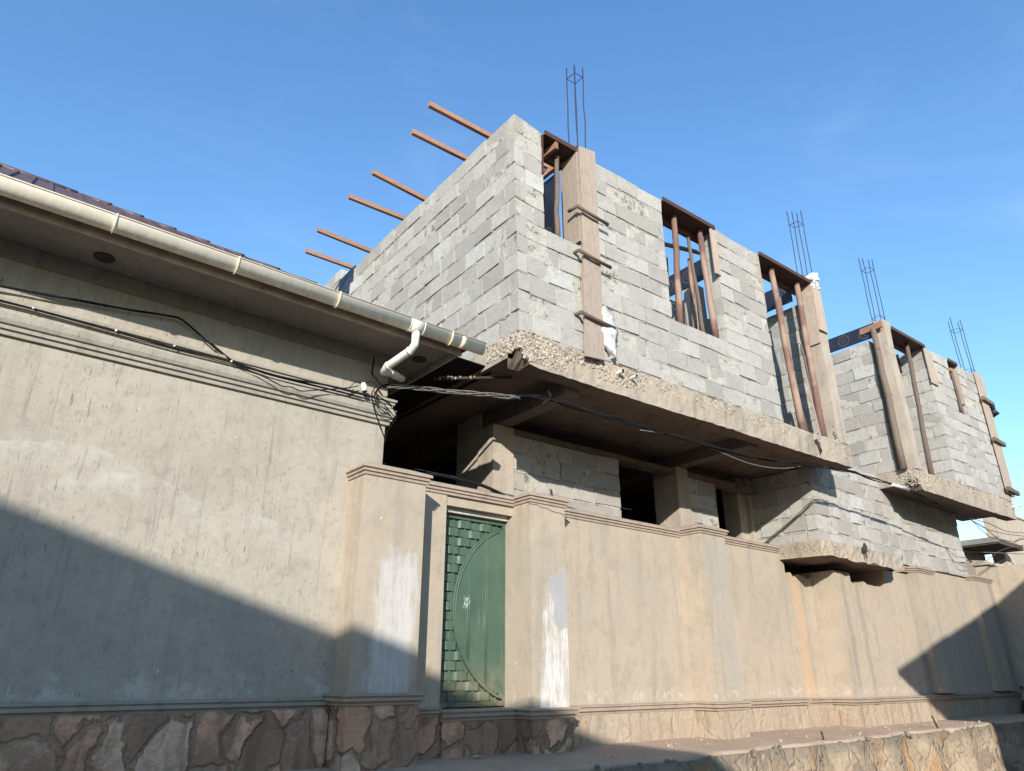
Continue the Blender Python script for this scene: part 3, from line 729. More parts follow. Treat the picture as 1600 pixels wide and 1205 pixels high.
m = slab(0, 7.03, 0, 4.9, 'a'); part(m, 'floor_slab', [M['concrete'], M['concrete_soffit']])
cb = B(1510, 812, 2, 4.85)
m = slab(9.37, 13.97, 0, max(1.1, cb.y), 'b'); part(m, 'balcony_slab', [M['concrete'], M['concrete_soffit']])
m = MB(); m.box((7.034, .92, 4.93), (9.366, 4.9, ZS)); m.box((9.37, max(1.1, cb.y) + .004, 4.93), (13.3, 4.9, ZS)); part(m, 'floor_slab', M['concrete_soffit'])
m = MB()                                          # dropped beams under the overhang
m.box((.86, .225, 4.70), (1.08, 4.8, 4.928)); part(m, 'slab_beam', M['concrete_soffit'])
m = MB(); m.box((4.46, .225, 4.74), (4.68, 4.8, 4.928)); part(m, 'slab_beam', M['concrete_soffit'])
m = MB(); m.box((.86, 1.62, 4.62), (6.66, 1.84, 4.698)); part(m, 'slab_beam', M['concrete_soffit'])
# honeycombed aggregate showing in the slab faces
def honey(m, u0, u1, z0, z1, n, v=0.0, side=None, r=(.010, .026), k=.9):
    r = (r[0] * k, r[1] * k); n = int(n * 1.5)
    for _ in range(n):
        u = R.uniform(u0, u1); z = min(z1, max(z0, R.gauss((z0 + z1) / 2, (z1 - z0) / 3.2)))
        rr = R.uniform(*r)
        if side is None: m.pebble((u, v + rr * R.uniform(-.25, .5), z), rr)
        else: m.pebble((side + rr * R.uniform(-.25, .5), u, z), rr)
m = MB()
honey(m, 0, .5, 4.98, 5.2, 420); honey(m, .06, .72, 4.86, 5.05, 260); honey(m, .35, 1.25, 5.03, 5.17, 200); honey(m, 0, .62, 5.0, 5.2, 330, side=0.0); honey(m, 0, .3, 4.98, 5.1, 120, side=0.0)
for c in (1.3, 1.9, 2.5, 3.3, 3.7, 4.3, 4.75):
    honey(m, c - .25, c + R.uniform(.15, .45), 5.02 + R.uniform(-.05, .04), 5.17, R.randint(50, 110), r=(.008, .019))
honey(m, 1.2, 2.0, 4.92, 5.1, 160); honey(m, 6.6, 7.0, 4.95, 5.5, 90, r=(.008, .018))
for k in range(25): m.pebble((.05 + R.uniform(0, .2), .0, 4.86 + R.uniform(0, .06)), R.uniform(.015, .03))
part(m, 'exposed_aggregate', M['pebble'])
m = MB(); honey(m, 9.37, 9.9, 4.9, 5.2, 260, r=(.010, .022)); honey(m, .02, .35, 4.88, 5.2, 170, side=9.37, r=(.01, .022))
for c in (10.4, 11.3, 12.2, 12.8, 13.4): honey(m, c - .3, c + .4, 4.98, 5.16, 70, r=(.009, .018))
part(m, 'exposed_aggregate', M['pebble'])
# upper walls -----------------------------------------------------------------------------------
UX = (1, 0); VX = (0, 1)
def corner_lean(m):                              # the long side wall leans out a little towards its top corner
    for p in m.v:
        w = max(0, 1 - max(0, p.x - .15) / .25) * (p.z - ZS) / 3.03; p.x -= .085 * w; p.z += .06 * w
m = MB(); block_wall(m, (0, 0), VX, UX, 4.78, ZS, NC, CH, .15, start=(.15, 0), end=(0, .1), bl=.43); corner_lean(m); part(m, 'side_wall', BM)
m = MB(); block_wall(m, (0, 0), UX, VX, 6.70, ZS, NC, CH, .2, holes=((.40, .98, 6.72, 9), (.98, 1.24, 0, 9), (2.70, 3.95, 6.20, 9), (5.12, 6.70, 0, 9)), start=(0, .15), bl=.43, phase=1); corner_lean(m); part(m, 'front_wall', BM)
m = MB(); block_wall(m, (6.82, .3), VX, UX, 4.4, ZS, 11, CH, .2, bl=.43); part(m, 'cross_wall', BM)
m = MB(); block_wall(m, (9.38, .33), VX, UX, 4.4, ZS, 11, CH, .2, bl=.43, end=(0, .1)); part(m, 'side_wall', BM)
m = MB(); block_wall(m, (11.15, 0), UX, VX, 2.56, ZS, NC, CH, .2, holes=((1.12, 1.60, 7.0, 9),), start=(0, .2), bl=.40); part(m, 'front_wall', BM)
m = MB(); block_wall(m, (11.15, 0), VX, UX, 1.3, ZS, NC, CH, .2, start=(.2, 0), bl=.42, phase=1); part(m, 'cross_wall', BM)
m = MB(); block_wall(m, (0.2, 4.58), UX, VX, 6.6, ZS, 10, CH, .2, holes=((1.2, 2.4, 6, 9), (3.6, 5, 6, 9))); part(m, 'back_wall', BM)
m = MB(); block_wall(m, (4.62, 1.22), VX, UX, 3.2, ZS, 10, CH, .2); part(m, 'cross_wall', BM)
m = MB(); block_wall(m, (1.55, 1.2), VX, UX, 3.3, ZS, 9, CH, .2); part(m, 'cross_wall', BM)
# stub of the rear wall showing past the end of the side wall
q0 = B(511, 440, 0, 0.1); q1 = B(531, 440, 0, .1); q2 = B(521, 432, 0, .1)
m = MB(); block_wall(m, (.1, q1.y), VX, UX, q0.y - q1.y + .5, q2.z - 4 * CH, 4, CH, .2); part(m, 'rear_wall', BM)
m = MB(); m.box((.05, 4.80, ZS), (.3, q1.y + .5, q2.z - 4 * CH - .01)); part(m, 'rear_wall', M['concrete_soffit'])
# concrete columns
def column(u0, u1, v0, v1, z0, z1, jit=.012):
    m = MB(); n = 9
    for i in range(n):
        a = z0 + (z1 - z0) * i / n; c = z0 + (z1 - z0) * (i + 1) / n
    zz = [z0 + (z1 - z0) * i / n for i in range(n + 1)]
    rings = []
    for z in zz:
        b = len(m.v); rings.append(b); j = lambda: R.uniform(-jit, jit)
        m.v += [Vector((u0 + j(), v0 + j(), z)), Vector((u1 + j(), v0 + j(), z)), Vector((u1 + j(), v1 + j(), z)), Vector((u0 + j(), v1 + j(), z))]
    for a, c in zip(rings[:-1], rings[1:]):
        for k in range(4): k2 = (k + 1) % 4; m.face((a + k, a + k2, c + k2, c + k))
    m.face([rings[-1] + k for k in range(4)]); m.face([rings[0] + k for k in (3, 2, 1, 0)])
    return m
m = column(1.0, 1.24, .0, .25, ZS, ZT + .02); part(m, 'column', M['concrete_column'])
m = column(6.71, 6.98, -.01, .25, ZS, ZT + .10); honey(m, 6.72, 6.98, 5.2, 5.75, 60, r=(.007, .016)); part(m, 'column', M['concrete_column'])
m = column(9.40, 9.66, -.01, .25, ZS, ZT + .12); part(m, 'column', M['concrete_column'])
m = column(13.72, 13.95, .0, .24, ZS, ZT + .06); part(m, 'column', M['concrete_column'])
m = column(4.60, 4.84, .95, 1.2, ZS, 7.9); part(m, 'column', M['concrete_column'])
# bars standing out of the columns
def rebar(u, v, s, z0, hs, st):
    m = MB(); c = [(u - s, v - s), (u + s, v - s), (u + s, v + s), (u - s, v + s)]
    lean = (R.uniform(-.02, .02), R.uniform(-.02, .02))
    for (a, b_), h in zip(c, hs):
        k = 5; m.tube([(a + lean[0] * i / k + R.uniform(-.006, .006), b_ + lean[1] * i / k + R.uniform(-.006, .006), z0 - .05 + (h - z0 + .05) * i / k) for i in range(k + 1)], .0085, 6)
    for z in st:
        q = [(a * 1 + lean[0] * (z - z0) / 1.5, b_ + lean[1] * (z - z0) / 1.5, z + R.uniform(-.015, .015)) for a, b_ in c]; q.append(q[0])
        for a, b_ in zip(q[:-1], q[1:]): m.tube([a, b_], .0055, 5)
    return m
part(rebar(1.16, .14, .082, ZT, (9.92, 9.98, 10.12, 10.0), (9.78,)), 'reinforcing_bars', M['rebar'])
part(rebar(6.85, .12, .09, ZT, (9.80, 9.93, 10.02, 9.95), (9.62, 8.42)), 'reinforcing_bars', M['rebar'])
part(rebar(9.53, .12, .09, ZT, (9.78, 9.86, 9.98, 9.92), (9.6, 8.45)), 'reinforcing_bars', M['rebar'])
part(rebar(13.84, .12, .1, ZT, (9.66, 9.80, 9.95, 9.75), (9.5, 8.4)), 'reinforcing_bars', M['rebar'])
# lower storey -----------------------------------------------------------------------------------
m = MB(); m.box((.80, 1.60, .8), (1.14, 1.95, 4.695)); part(m, 'column', M['concrete_column'])
m = MB(); m.box((.815, 1.952, .8), (1.1, 2.5, 4.93)); part(m, 'lower_side_wall', M['concrete_column'])
m = MB(); block_wall(m, (1.142, 1.64), UX, VX, 2.02, 2.6, 8, .2525, .2, bl=.44, rough=1.2); part(m, 'lower_wall', BM)
m = MB(); m.box((4.45, 1.60, .8), (4.72, 2.1, 4.735)); m.box((4.724, 1.63, .8), (4.80, 1.8, 4.615)); part(m, 'column', M['concrete_column'])
m = MB(); block_wall(m, (4.802, 1.64), UX, VX, .68, 2.6, 8, .2525, .2, bl=.44, rough=1.2); part(m, 'lower_wall', BM)
m = MB(); m.box((6.42, 1.88, .8), (6.735, 2.2, 4.93)); m.box((6.64, 1.80, .8), (6.735, 1.878, 4.93)); part(m, 'column', M['concrete_column'])
m = MB(); block_wall(m, (6.74, .63), VX, UX, 1.24, 3.55, 5, .2735, .2, start=(.2, 0), bl=.46, rough=1.3); part(m, 'lower_return_wall', BM)
m = MB(); block_wall(m, (6.74, .63), (1, .035), (-.035, 1), 6.20, 3.55, 6, .2735, .2, start=(0, .2), bl=.40, rough=1.1); part(m, 'lower_front_wall', BM)
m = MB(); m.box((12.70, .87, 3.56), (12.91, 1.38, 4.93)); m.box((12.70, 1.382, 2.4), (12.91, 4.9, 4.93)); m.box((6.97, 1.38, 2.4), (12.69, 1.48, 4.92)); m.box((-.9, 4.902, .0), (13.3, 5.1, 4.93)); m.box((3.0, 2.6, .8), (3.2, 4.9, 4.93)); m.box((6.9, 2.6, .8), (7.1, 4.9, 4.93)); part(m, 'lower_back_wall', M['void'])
# low cantilever slab, rough edged
m = MB(); n = 34; U0, U1 = 6.13, 9.0; V0 = .29
def zlow(u): return 3.325 + .014 * math.sin(u * 5) + .012 * math.sin(u * 13)
vs = []
for i in range(n + 1):
    u = U0 + (U1 - U0) * i / n; e = max(0, (u - 8.83) / .17)
    vs.append((u, V0 + .035 * (u - U0) + jag(u * 2, 1.2), zlow(u) + e * .08 + R.uniform(-.008, .008), 3.57 + R.uniform(-.008, .008)))
for r_ in range(4):
    for u, v, zl, zh in vs: m.v.append(Vector((u, v + R.uniform(-.014, .014), zl + (zh - zl) * r_ / 3)))
for r_ in range(3):
    for i in range(n): a = r_ * (n + 1) + i; m.face((a, a + 1, a + n + 2, a + n + 1))
b = len(m.v); m.v += [Vector((U1, 1.75, 3.36)), Vector((U0, 1.75, 3.36)), Vector((U1, 1.75, 3.57)), Vector((U0, 1.75, 3.57))]
m.face([b + 1, b] + [i for i in range(n, -1, -1)], 1); m.face([3 * (n + 1) + i for i in range(n + 1)] + [b + 2, b + 3])
m.face([0, n + 1, 2 * (n + 1), 3 * (n + 1), b + 3, b + 1]); m.face([n, b, b + 2, 4 * n + 3, 3 * n + 2, 2 * n + 1])
honey(m, V0, V0 + .7, 3.36, 3.54, 260, side=U0, r=(.008, .02)); honey(m, U0, U0 + .5, 3.34, 3.5, 150, V0 + .005, r=(.008, .02))
part(m, 'low_slab', [M['concrete'], M['concrete_soffit']])
m = MB(); k = B(1353, 875, 1, V0)
m.extrude([(k.x - .05, V0 - .03, 3.50), (k.x + .06, V0 - .03, 3.49), (k.x + .06, V0 - .03, 3.59), (k.x + .01, V0 - .03, 3.64), (k.x - .05, V0 - .03, 3.58)], (0, .02, 0)); m.box((k.x - .012, V0 - .03, 3.38), (k.x + .008, V0 - .012, 3.499)); part(m, 'steel_bracket', M['rust'])
# conduit stubs and tie wire in the slab face
def stub(px, py, r, ln, mat, nm):
    c = B(px, py, 1, 0); m = MB(); d = Vector((R.uniform(-.1, .2), -1, R.uniform(-.05, .1))).normalized()
    p0 = c + Vector((0, .05, 0)); p1 = c + d * ln; m.tube([p0, p1], r, 12, 0, True, False); m.tube([p1, p0], r * .78, 12, 1, True, False); part(m, nm, [M[mat], M['void']])
stub(965, 584, .026, .10, 'pvc', 'conduit'); stub(985, 592, .02, .12, 'pvc', 'conduit'); stub(1581, 793, .022, .2, 'pvc', 'conduit')
m = MB(); c = B(1272, 688, 1, 0)
m.tube([c + Vector((0, .02, 0)), c + Vector((.03, -.04, -.03)), c + Vector((.05, -.05, -.12)), c + Vector((.12, -.03, -.17))], .013, 6); m.tube([c, c + Vector((.06, -.05, -.04)), c + Vector((.09, -.02, -.22))], .010, 6)
m.pebble(c + Vector((.02, -.03, -.02)), .035); part(m, 'tie_wire', M['rust'])
m = MB(); c = B(890, 645, 1, .3)

# ================================================================== TIMBER: formwork, props, battens (each lifts away)
def wthing(name, uvz, label, cat, group=None): return thing(name, label, cat, W(*uvz), ANG, group)
def loc_build(mb, name, mat, th):                 # mesh given in building coordinates
    inv = WM[th.name].inverted()
    mb.v = [inv @ W(*v) for v in mb.v]
    return mb.build(name, mat, th, 'local')
def wsingle(mb, name, mat, uvz, label, cat, group=None):
    o = Vector(uvz); mb.v = [(Vector(v) - o) * BS for v in mb.v]
    ob = mb.build(name, mat); ob.location = W(*uvz); ob.rotation_euler = (0, 0, ANG); WM[ob.name] = Matrix.Translation(W(*uvz)) @ Matrix.Rotation(ANG, 4, 'Z')
    return tag(ob, label, cat, group)
# column shutters
th = wthing('column_formwork', (1.12, -.05, 5.05), 'tall plank shutter strapped to the column beside the narrow window', 'formwork')
m = MB(); m.hexa([(.93, -.085, 5.10), (1.245, -.085, 5.13), (1.245, -.055, 5.13), (.93, -.055, 5.10), (.985, -.075, 6.70), (1.275, -.075, 6.70), (1.275, -.045, 6.70), (.985, -.045, 6.70)]); loc_build(m, 'plank', M['plank'], th)
m = MB(); m.hexa([(.985, -.07, 6.705), (1.275, -.07, 6.705), (1.275, -.04, 6.705), (.985, -.04, 6.705), (1.0, -.07, 8.28), (1.29, -.07, 8.33), (1.29, -.04, 8.33), (1.0, -.04, 8.28)]); loc_build(m, 'plank', M['plank'], th)
m = MB(); m.box((.955, -.04, 6.75), (.982, .26, 8.24)); loc_build(m, 'plank', M['plank'], th)
m = MB(); m.box((1.278, -.035, 6.9), (1.30, .0, 8.3)); loc_build(m, 'plank', M['plank'], th)
for z in (7.17, 6.50, 5.62):
    m = MB(); m.tube([(.86, -.115, z + .03), (1.1, -.12, z), (1.42, -.11, z - .015)], [.026, .022, .024], 7); m.tube([(.88, -.08, z + .05), (.86, .05, z + .04)], .024, 7); loc_build(m, 'clamp', M['pole_grey'], th)
th = wthing('column_formwork', (6.85, -.03, 7.4), 'short stained shutter board nailed to the column beside the tall opening', 'formwork')
m = MB(); m.box((6.69, -.05, 7.25), (6.95, -.026, 8.22)); loc_build(m, 'plank', M['plank'], th)
m = MB(); m.box((6.675, -.02, 7.0), (6.70, .24, 8.2)); loc_build(m, 'plank', M['plank'], th)
th = wthing('column_formwork', (13.85, -.05, 5.2), 'plank shutter on the corner column at the far right end', 'formwork')
m = MB(); m.box((13.66, -.06, 5.35), (13.90, -.03, ZT + .05)); m.box((13.905, -.065, 5.3), (14.04, -.035, ZT + .02)); loc_build(m, 'plank', M['plank'], th)
m = MB(); m.box((14.0, -.03, 5.3), (14.03, .25, ZT)); loc_build(m, 'plank', M['plank'], th)
for z in (7.55, 6.55, 5.40):
    m = MB(); m.beam((13.58, -.10, z + .02), (14.16, -.10, z - .02), .06, .09); m.beam((14.1, -.06, z), (14.1, .3, z), .06, .08); loc_build(m, 'clamp', M['pole_grey'], th)
th = wthing('floodlight', (14.22, .0, 6.9), 'small black lamp fixed to the far corner shutter', 'lamp')
c = B(1546, 638, 1, -.05)
m = MB(); m.box((c.x - .02, -.12, c.z + .0), (c.x + .16, .02, c.z + .14), 0, .012); loc_build(m, 'bracket', M['black'], th)
m = MB(); m.tube([(c.x + .05, -.05, c.z - .02), (c.x + .12, -.12, c.z - .18)], [.06, .085], 12); loc_build(m, 'lamp_head', M['black'], th)
m = MB(); m.tube([(14.03, .0, c.z + .06), (c.x, -.04, c.z + .07)], .018, 8); loc_build(m, 'arm', M['rust'], th)

# soffit boards over the openings
def lintel(u0, u1, label, d=.34):
    th = wthing('lintel_formwork', ((u0 + u1) / 2, 0, ZT), label, 'formwork')
    m = MB(); m.box((u0, -.02, ZT - .035), (u1, d, ZT - .012)); loc_build(m, 'soffit_board', M['ply_brown'], th)
    m = MB(); m.box((u0, -.045, ZT - .04), (u1, -.022, ZT + .03)); loc_build(m, 'edge_board', M['ply_brown'], th)
    m = MB(); m.box((u0, d - .09, ZT - .13), (u1, d - .03, ZT - .038)); loc_build(m, 'bearer', M['ply_brown'], th)
lintel(.41, .97, 'dark board spanning the head of the narrow window at the corner')
lintel(2.71, 3.94, 'dark board spanning the head of the square window')
lintel(5.13, 6.70, 'dark board spanning the head of the tall balcony opening')
lintel(9.68, 11.14, 'dark board spanning the wide opening over the second balcony')
lintel(12.28, 12.74, 'dark board over the small far window')
def sideboard(u, v0, v1, z0, z1, label, mat='plank'):
    m = MB(); m.box((u, v0, z0), (u + .024, v1, z1)); wsingle(m, 'stop_board', M[mat], (u, v0, z0), label, 'board')
def faceboard(u0, u1, z0, z1, v, label):
    m = MB(); m.box((u0, v, z0), (u1, v + .024, z1)); wsingle(m, 'stop_board', M['plank'], (u0, v, z0), label, 'board')
sideboard(.376, -.012, .2, 7.55, ZT - .04, 'thin edge board at the corner side of the narrow window', 'ply_brown')
faceboard(3.83, 3.965, 7.35, ZT - .045, -.028, 'short knotty board at the top right of the square window')
sideboard(5.108, -.012, .2, 7.1, ZT - .04, 'long thin edge board at the left of the tall balcony opening')
faceboard(11.10, 11.42, 7.35, ZT - .045, -.028, 'pale board at the top of the pier beside the second balcony')
sideboard(12.71, .0, .2, 7.25, ZT - .14, 'wide board lining the right side of the small far window')
m = MB(); m.beam((.62, -.03, ZT - .10), (.60, .30, ZT - .10), .05, .11); wsingle(m, 'timber_block', M['batten'], (.61, .1, ZT - .15), 'short block on top of the prop in the narrow window', 'timber block')

# round poles propping the boards
GP = 'round wooden props under the opening heads'
def prop(u0, v0, z0, u1, v1, z1, r, label, mat='pole', n=6):
    pts = []; rs = []
    for i in range(n + 1):
        f = i / n; k = math.sin(f * math.pi)
        pts.append((u0 + (u1 - u0) * f + k * R.uniform(-.018, .018), v0 + (v1 - v0) * f + k * R.uniform(-.012, .012), z0 + (z1 - z0) * f)); rs.append(r * (1.12 - .25 * f) * R.uniform(.94, 1.06))
    m = MB(); m.tube(pts, rs, 10)
    for _ in range(3):
        i = R.randrange(1, n); p = Vector(pts[i]); w = R.uniform(3.6, 5.8); m.tube([p, p + Vector((math.cos(w), math.sin(w), .3)) * (r * 1.25)], [r * .4, r * .25], 6)
    return wsingle(m, 'timber_prop', M[mat], (u0, v0, z0), label, 'timber prop', GP)
top = ZT - .135
def pprop(p0, p1, v, z0, z1, r, label, mat='pole', dv=0.0):
    a = B(*p0, 1, v); c = B(*p1, 1, v); prop(a.x, v, z0, c.x, v + dv, z1, r, label, mat)
pprop((871, 366), (870, 240), .10, 6.72, ZT - .155, .034, 'grey prop standing alone in front in the narrow window', 'pole_grey')
prop(.72, .7, ZS, .74, .68, 7.9, .045, 'dark prop deep inside the narrow window', 'pole_grey')
pprop((1062, 500), (1052, 333), .12, 6.22, ZT - .04, .046, 'thick pale-topped prop at the left of the square window')
pprop((1083, 516), (1074, 376), .55, ZS, 7.95, .042, 'shorter prop set back between two others in the square window')
pprop((1118, 524), (1092, 355), .12, 6.22, ZT - .04, .046, 'leaning prop at the right of the square window')
prop(3.72, .24, 6.22, 3.62, .26, ZT - .14, .03, 'thin crooked prop near the right jamb of the square window', 'pole_grey')
prop(3.45, .75, ZS, 3.6, .72, 7.9, .042, 'slim prop standing deep behind the square window', 'pole_grey')
prop(3.05, .5, ZS, 2.95, .5, 7.85, .04, 'reddish prop set back near the left jamb of the square window')
prop(2.80, .26, 6.22, 2.73, .28, ZT - .14, .05, 'dark split prop against the left jamb of the square window', 'pole_grey')
pprop((1252, 660), (1204, 418), .10, ZS, ZT - .04, .052, 'tall leaning prop at the left of the balcony opening')
pprop((1284, 668), (1243, 434), .10, ZS, ZT - .04, .052, 'tall leaning prop at the right of the balcony opening')
prop(5.17, .16, ZS + .05, 5.15, .14, 7.45, .06, 'dark half-round slab of wood against the balcony opening jamb', 'pole')
prop(5.75, .5, ZS, 5.6, .45, 7.9, .045, 'prop set back in the middle of the balcony opening')
prop(5.42, .30, ZS, 5.30, .26, ZT - .14, .032, 'thin crooked prop close to the left jamb of the balcony opening', 'pole_grey')
prop(6.42, .45, ZS, 6.30, .40, 7.95, .04, 'prop set back near the right column of the balcony opening')
prop(6.25, .28, ZS, 5.95, .24, 7.0, .035, 'short pole leaning behind the right balcony prop', 'pole_grey')
prop(6.52, .18, ZS, 6.30, .14, 6.9, .022, 'thin dark pole leaning beside the column in the balcony opening', 'pole_grey')
m = MB(); m.beam((6.30, .08, ZS), (6.14, .07, 6.35), .05, .012, (0, 1, 0)); wsingle(m, 'split_pole', M['plank'], (6.3, .08, ZS), 'pale split stick leaning on the right balcony prop', 'stick')
pprop((1452, 728), (1416, 536), .12, ZS, ZT - .04, .047, 'weathered prop in the opening of the second balcony', 'pole_grey')
prop(9.30, .17, ZS, 9.30, .17, 8.15, .06, 'dark post behind the second balcony column', 'pole_grey')
pprop((1503, 642), (1485, 580), .1, 7.02, ZT - .12, .035, 'slim prop in the small far window', 'pole_grey')
m = MB(); m.beam((12.40, -.02, ZT - .22), (12.42, .3, ZT - .22), .10, .08); wsingle(m, 'timber_block', M['batten'], (12.4, .1, ZT - .26), 'square block under the head of the small far window', 'timber block')

# film faced panels of the ring beam formwork
GF = 'dark film faced panels on the cross walls'
def film(u, v0, v1, z0, z1, label, two=True):
    L = v1 - v0; o = Vector((u, v0, (z0 + z1) / 2)); m = MB(); m.box((u, v0, z0), (u + .02, v1, z1))
    return wsingle(m, 'formwork_panel', M['film'], o, label, 'formwork panel', GF)
film(9.34, .15, 4.2, 7.99, 8.30, 'dark panel with printed rings on top of the second block side wall')
film(6.60, .32, 3.2, 7.95, 8.36, 'dark panel with printed rings behind the tall balcony opening')
film(4.58, .38, 3.6, 7.88, 8.28, 'dark panel with printed rings behind the square window')
film(.86, .30, 2.4, 6.2, 7.98, 'dark blue panel seen through the narrow window')
film(.90, 2.45, 4.2, 6.2, 7.6, 'lower dark blue panel seen through the narrow window')
film(11.05, .5, 2.2, 7.75, 8.2, 'dark panel inside the second balcony opening')
m = MB(); m.box((3.85, 6.42, 5.176), (4.925, 12.6, 5.186)); m.box((4.90, 6.42, 5.10), (4.912, 12.6, 5.175)); single(m, 'flashing_sheet', M['tar'], (4.4, 6.42, 5.18), 'dark metal sheet bridging the gap between house eave and block building', 'metal sheet')  # added sheet, blocks light so the recess below stays dark
p0 = B(531, 440, 0, .05); p1 = B(553, 440, 0, .05); pz = B(540, 430, 0, .05)
m = MB(); m.box((.04, p1.y, pz.z - .6), (.06, p0.y, pz.z)); wsingle(m, 'formwork_panel', M['film'], ((.04, p1.y, pz.z - .3)), 'dark panel standing past the far end of the long side wall', 'formwork panel', GF)
m = MB(); m.beam((4.3, .45, 8.12), (2.6, .75, 7.98), .05, .05); wsingle(m, 'timber_rail', M['batten'], (3.4, .6, 8.05), 'orange rail crossing behind the square window', 'rail')
m = MB(); m.beam((4.59, 1.3, 7.6), (4.0, 1.3, 7.6), .05, .06); wsingle(m, 'timber_rail', M['batten'], (4.3, 1.3, 7.6), 'short orange rail low behind the square window', 'rail')
m = MB(); m.beam((9.3, -.02, ZT - .03), (9.34, .45, ZT - .03), .04, .13); wsingle(m, 'timber_rail', M['batten'], (9.3, .1, ZT - .1), 'orange timber on the wall end beside the second balcony column', 'rail')
# battens lying across the side wall
GB = 'orange battens sticking out over the long side wall'
names = ['topmost batten, nearest the corner of the block wall', 'second batten down from the corner of the block wall', 'third batten down along the block side wall', 'fourth batten down along the block side wall', 'fifth batten down along the block side wall', 'lowest batten, farthest from the corner of the block wall']
for (w, e), nm in zip((((763, 212), (670, 163)), ((724, 246), (644, 206)), ((657, 308), (582, 269)), ((625, 339), (545, 307)), ((568, 388), (496, 359)), ((553, 419), (478, 392))), names):
    zc = 8.74; a = B(*w, 2, zc); c = B(*e, 2, zc); ui = 1.45
    m = MB(); m.beam((c.x, c.y, zc), (ui, a.y + (a.y - c.y) * (ui - a.x) / (a.x - c.x), zc), .055, .075); wsingle(m, 'batten', M['batten'], (a.x, a.y, zc), nm, 'batten', GB)
# rail inside carrying the battens
m = MB(); m.beam((1.3, .3, 8.652), (1.3, 5.6, 8.652), .06, .1); 
for v in (.6, 2.4, 4.6): m.beam((1.3, v, ZS), (1.3, v, 8.60), .06, .06, (0, 1, 0))
wsingle(m, 'timber_trestle', M['batten'], (1.3, 2.4, ZS), 'timber trestle inside the walls carrying the orange battens', 'trestle')

# ================================================================== LOOSE THINGS
c = B(948, 520, 1, -.04)                           # torn white bag wedged beside the column shutter
m = MB(); n1, n2 = 9, 12
for i in range(n1):
    f = i / (n1 - 1)
    for j in range(n2):
        g = 2 * math.pi * j / n2
        wid = .13 * math.sin(math.pi * min(1, .12 + f * .9)) ** .7 + .01
        m.v.append(Vector((c.x - .03 + .10 * f + wid * math.cos(g) * (1 + .25 * math.sin(3 * g + i)), -.05 + .05 * math.sin(g) * (1 + .4 * math.sin(2 * g + i * 1.3)) - .02 * math.sin(i * 2), 5.86 - .62 * f + .03 * math.sin(g * 2 + i))))
for i in range(n1 - 1):
    for j in range(n2): j2 = (j + 1) % n2; m.face((i * n2 + j, i * n2 + j2, (i + 1) * n2 + j2, (i + 1) * n2 + j), 0, True)
m.face(range(n2)); m.face(range((n1 - 1) * n2, n1 * n2))
wsingle(m, 'plastic_bag', M['bag'], (c.x, -.05, 5.5), 'crumpled white bag wedged beside the column shutter', 'bag')
c = B(1268, 440, 1, -.02)
m = MB(); m.hexa([(c.x - .08, -.05, 8.26), (c.x + .17, -.05, 8.24), (c.x + .14, .2, 8.26), (c.x - .06, .2, 8.28), (c.x - .02, -.06, 8.42), (c.x + .20, -.07, 8.50), (c.x + .18, .16, 8.48), (c.x, .16, 8.4)])
for k in range(22): m.pebble((c.x + R.uniform(-.08, .15), -.05 + R.uniform(-.02, .02), 8.2 + R.uniform(-.12, .16)), R.uniform(.02, .045))
wsingle(m, 'cement_bag', M['bag'], (c.x, 0, 8.26), 'crumpled cement bag lying on top of the middle column', 'bag')

def cable(pts, r, name, mat, label, cat='cable', group=None, k=8, strands=1, spread=0.0, seed=0):
    rr = random.Random(seed); base = smoothline(pts, k); m = MB()
    for s_ in range(strands):
        ph = rr.uniform(0, 6.28); ph2 = rr.uniform(0, 6.28); am = spread * rr.uniform(.5, 1.2); fr = rr.uniform(.25, .5)
        line = [p + Vector((0, math.cos(i * fr + ph) * am, math.sin(i * fr + ph2) * am)) for i, p in enumerate(base)] if strands > 1 else base
        m.tube(line, r * rr.uniform(.8, 1.2), 6)
    return single(m, name, M[mat], pts[len(pts) // 2], label, cat, group)
def PX(*l): return [P(x, y, 1, d) for x, y, d in l]
cable(PX((598, 602, 6.45), (640, 606, 6.32), (700, 611, 6.12), (760, 617, 5.95), (812, 622, 5.82)), .0065, 'cable_bundle', 'cable_grey', 'sunlit twisted cable strands leaving the house corner', 'cable', None, 8, 6, .022, 3)  # same run as the black bundle, sunlight put in as paler grey
cable(PX((800, 621, 5.85), (838, 622, 5.78), (872, 626, 5.74), (920, 643, 5.68), (1000, 666, 5.62), (1100, 693, 5.56), (1200, 719, 5.5), (1262, 728, 5.44), (1300, 731, 5.41), (1335, 738, 5.38)), .008, 'cable_bundle', 'cable', 'black cable bundle sagging under the first overhang', 'cable', None, 7, 6, .026, 5)
cable(PX((1335, 738, 5.38), (1370, 750, 5.35), (1400, 759, 5.32), (1425, 767, 5.3), (1450, 780, 5.28), (1490, 799, 5.28), (1520, 812, 5.28)), .008, 'cable_bundle', 'cable', 'black cable bundle passing in front of the second balcony slab', 'cable', None, 7, 4, .02, 6)
m = MB(); a, c = PX((1394, 757, 5.31), (1420, 765, 5.29)); m.tube([a, c], .03, 10); single(m, 'cable_joint', M['white'], a, 'white taped joint on the cables below the second balcony', 'cable joint')
cable(PX((1000, 672, 5.62), (1060, 682, 5.6), (1110, 700, 5.58), (1170, 724, 5.55), (1220, 732, 5.52), (1262, 727, 5.44)), .008, 'cable', 'cable_grey', 'single pale cable sagging lowest under the first overhang')
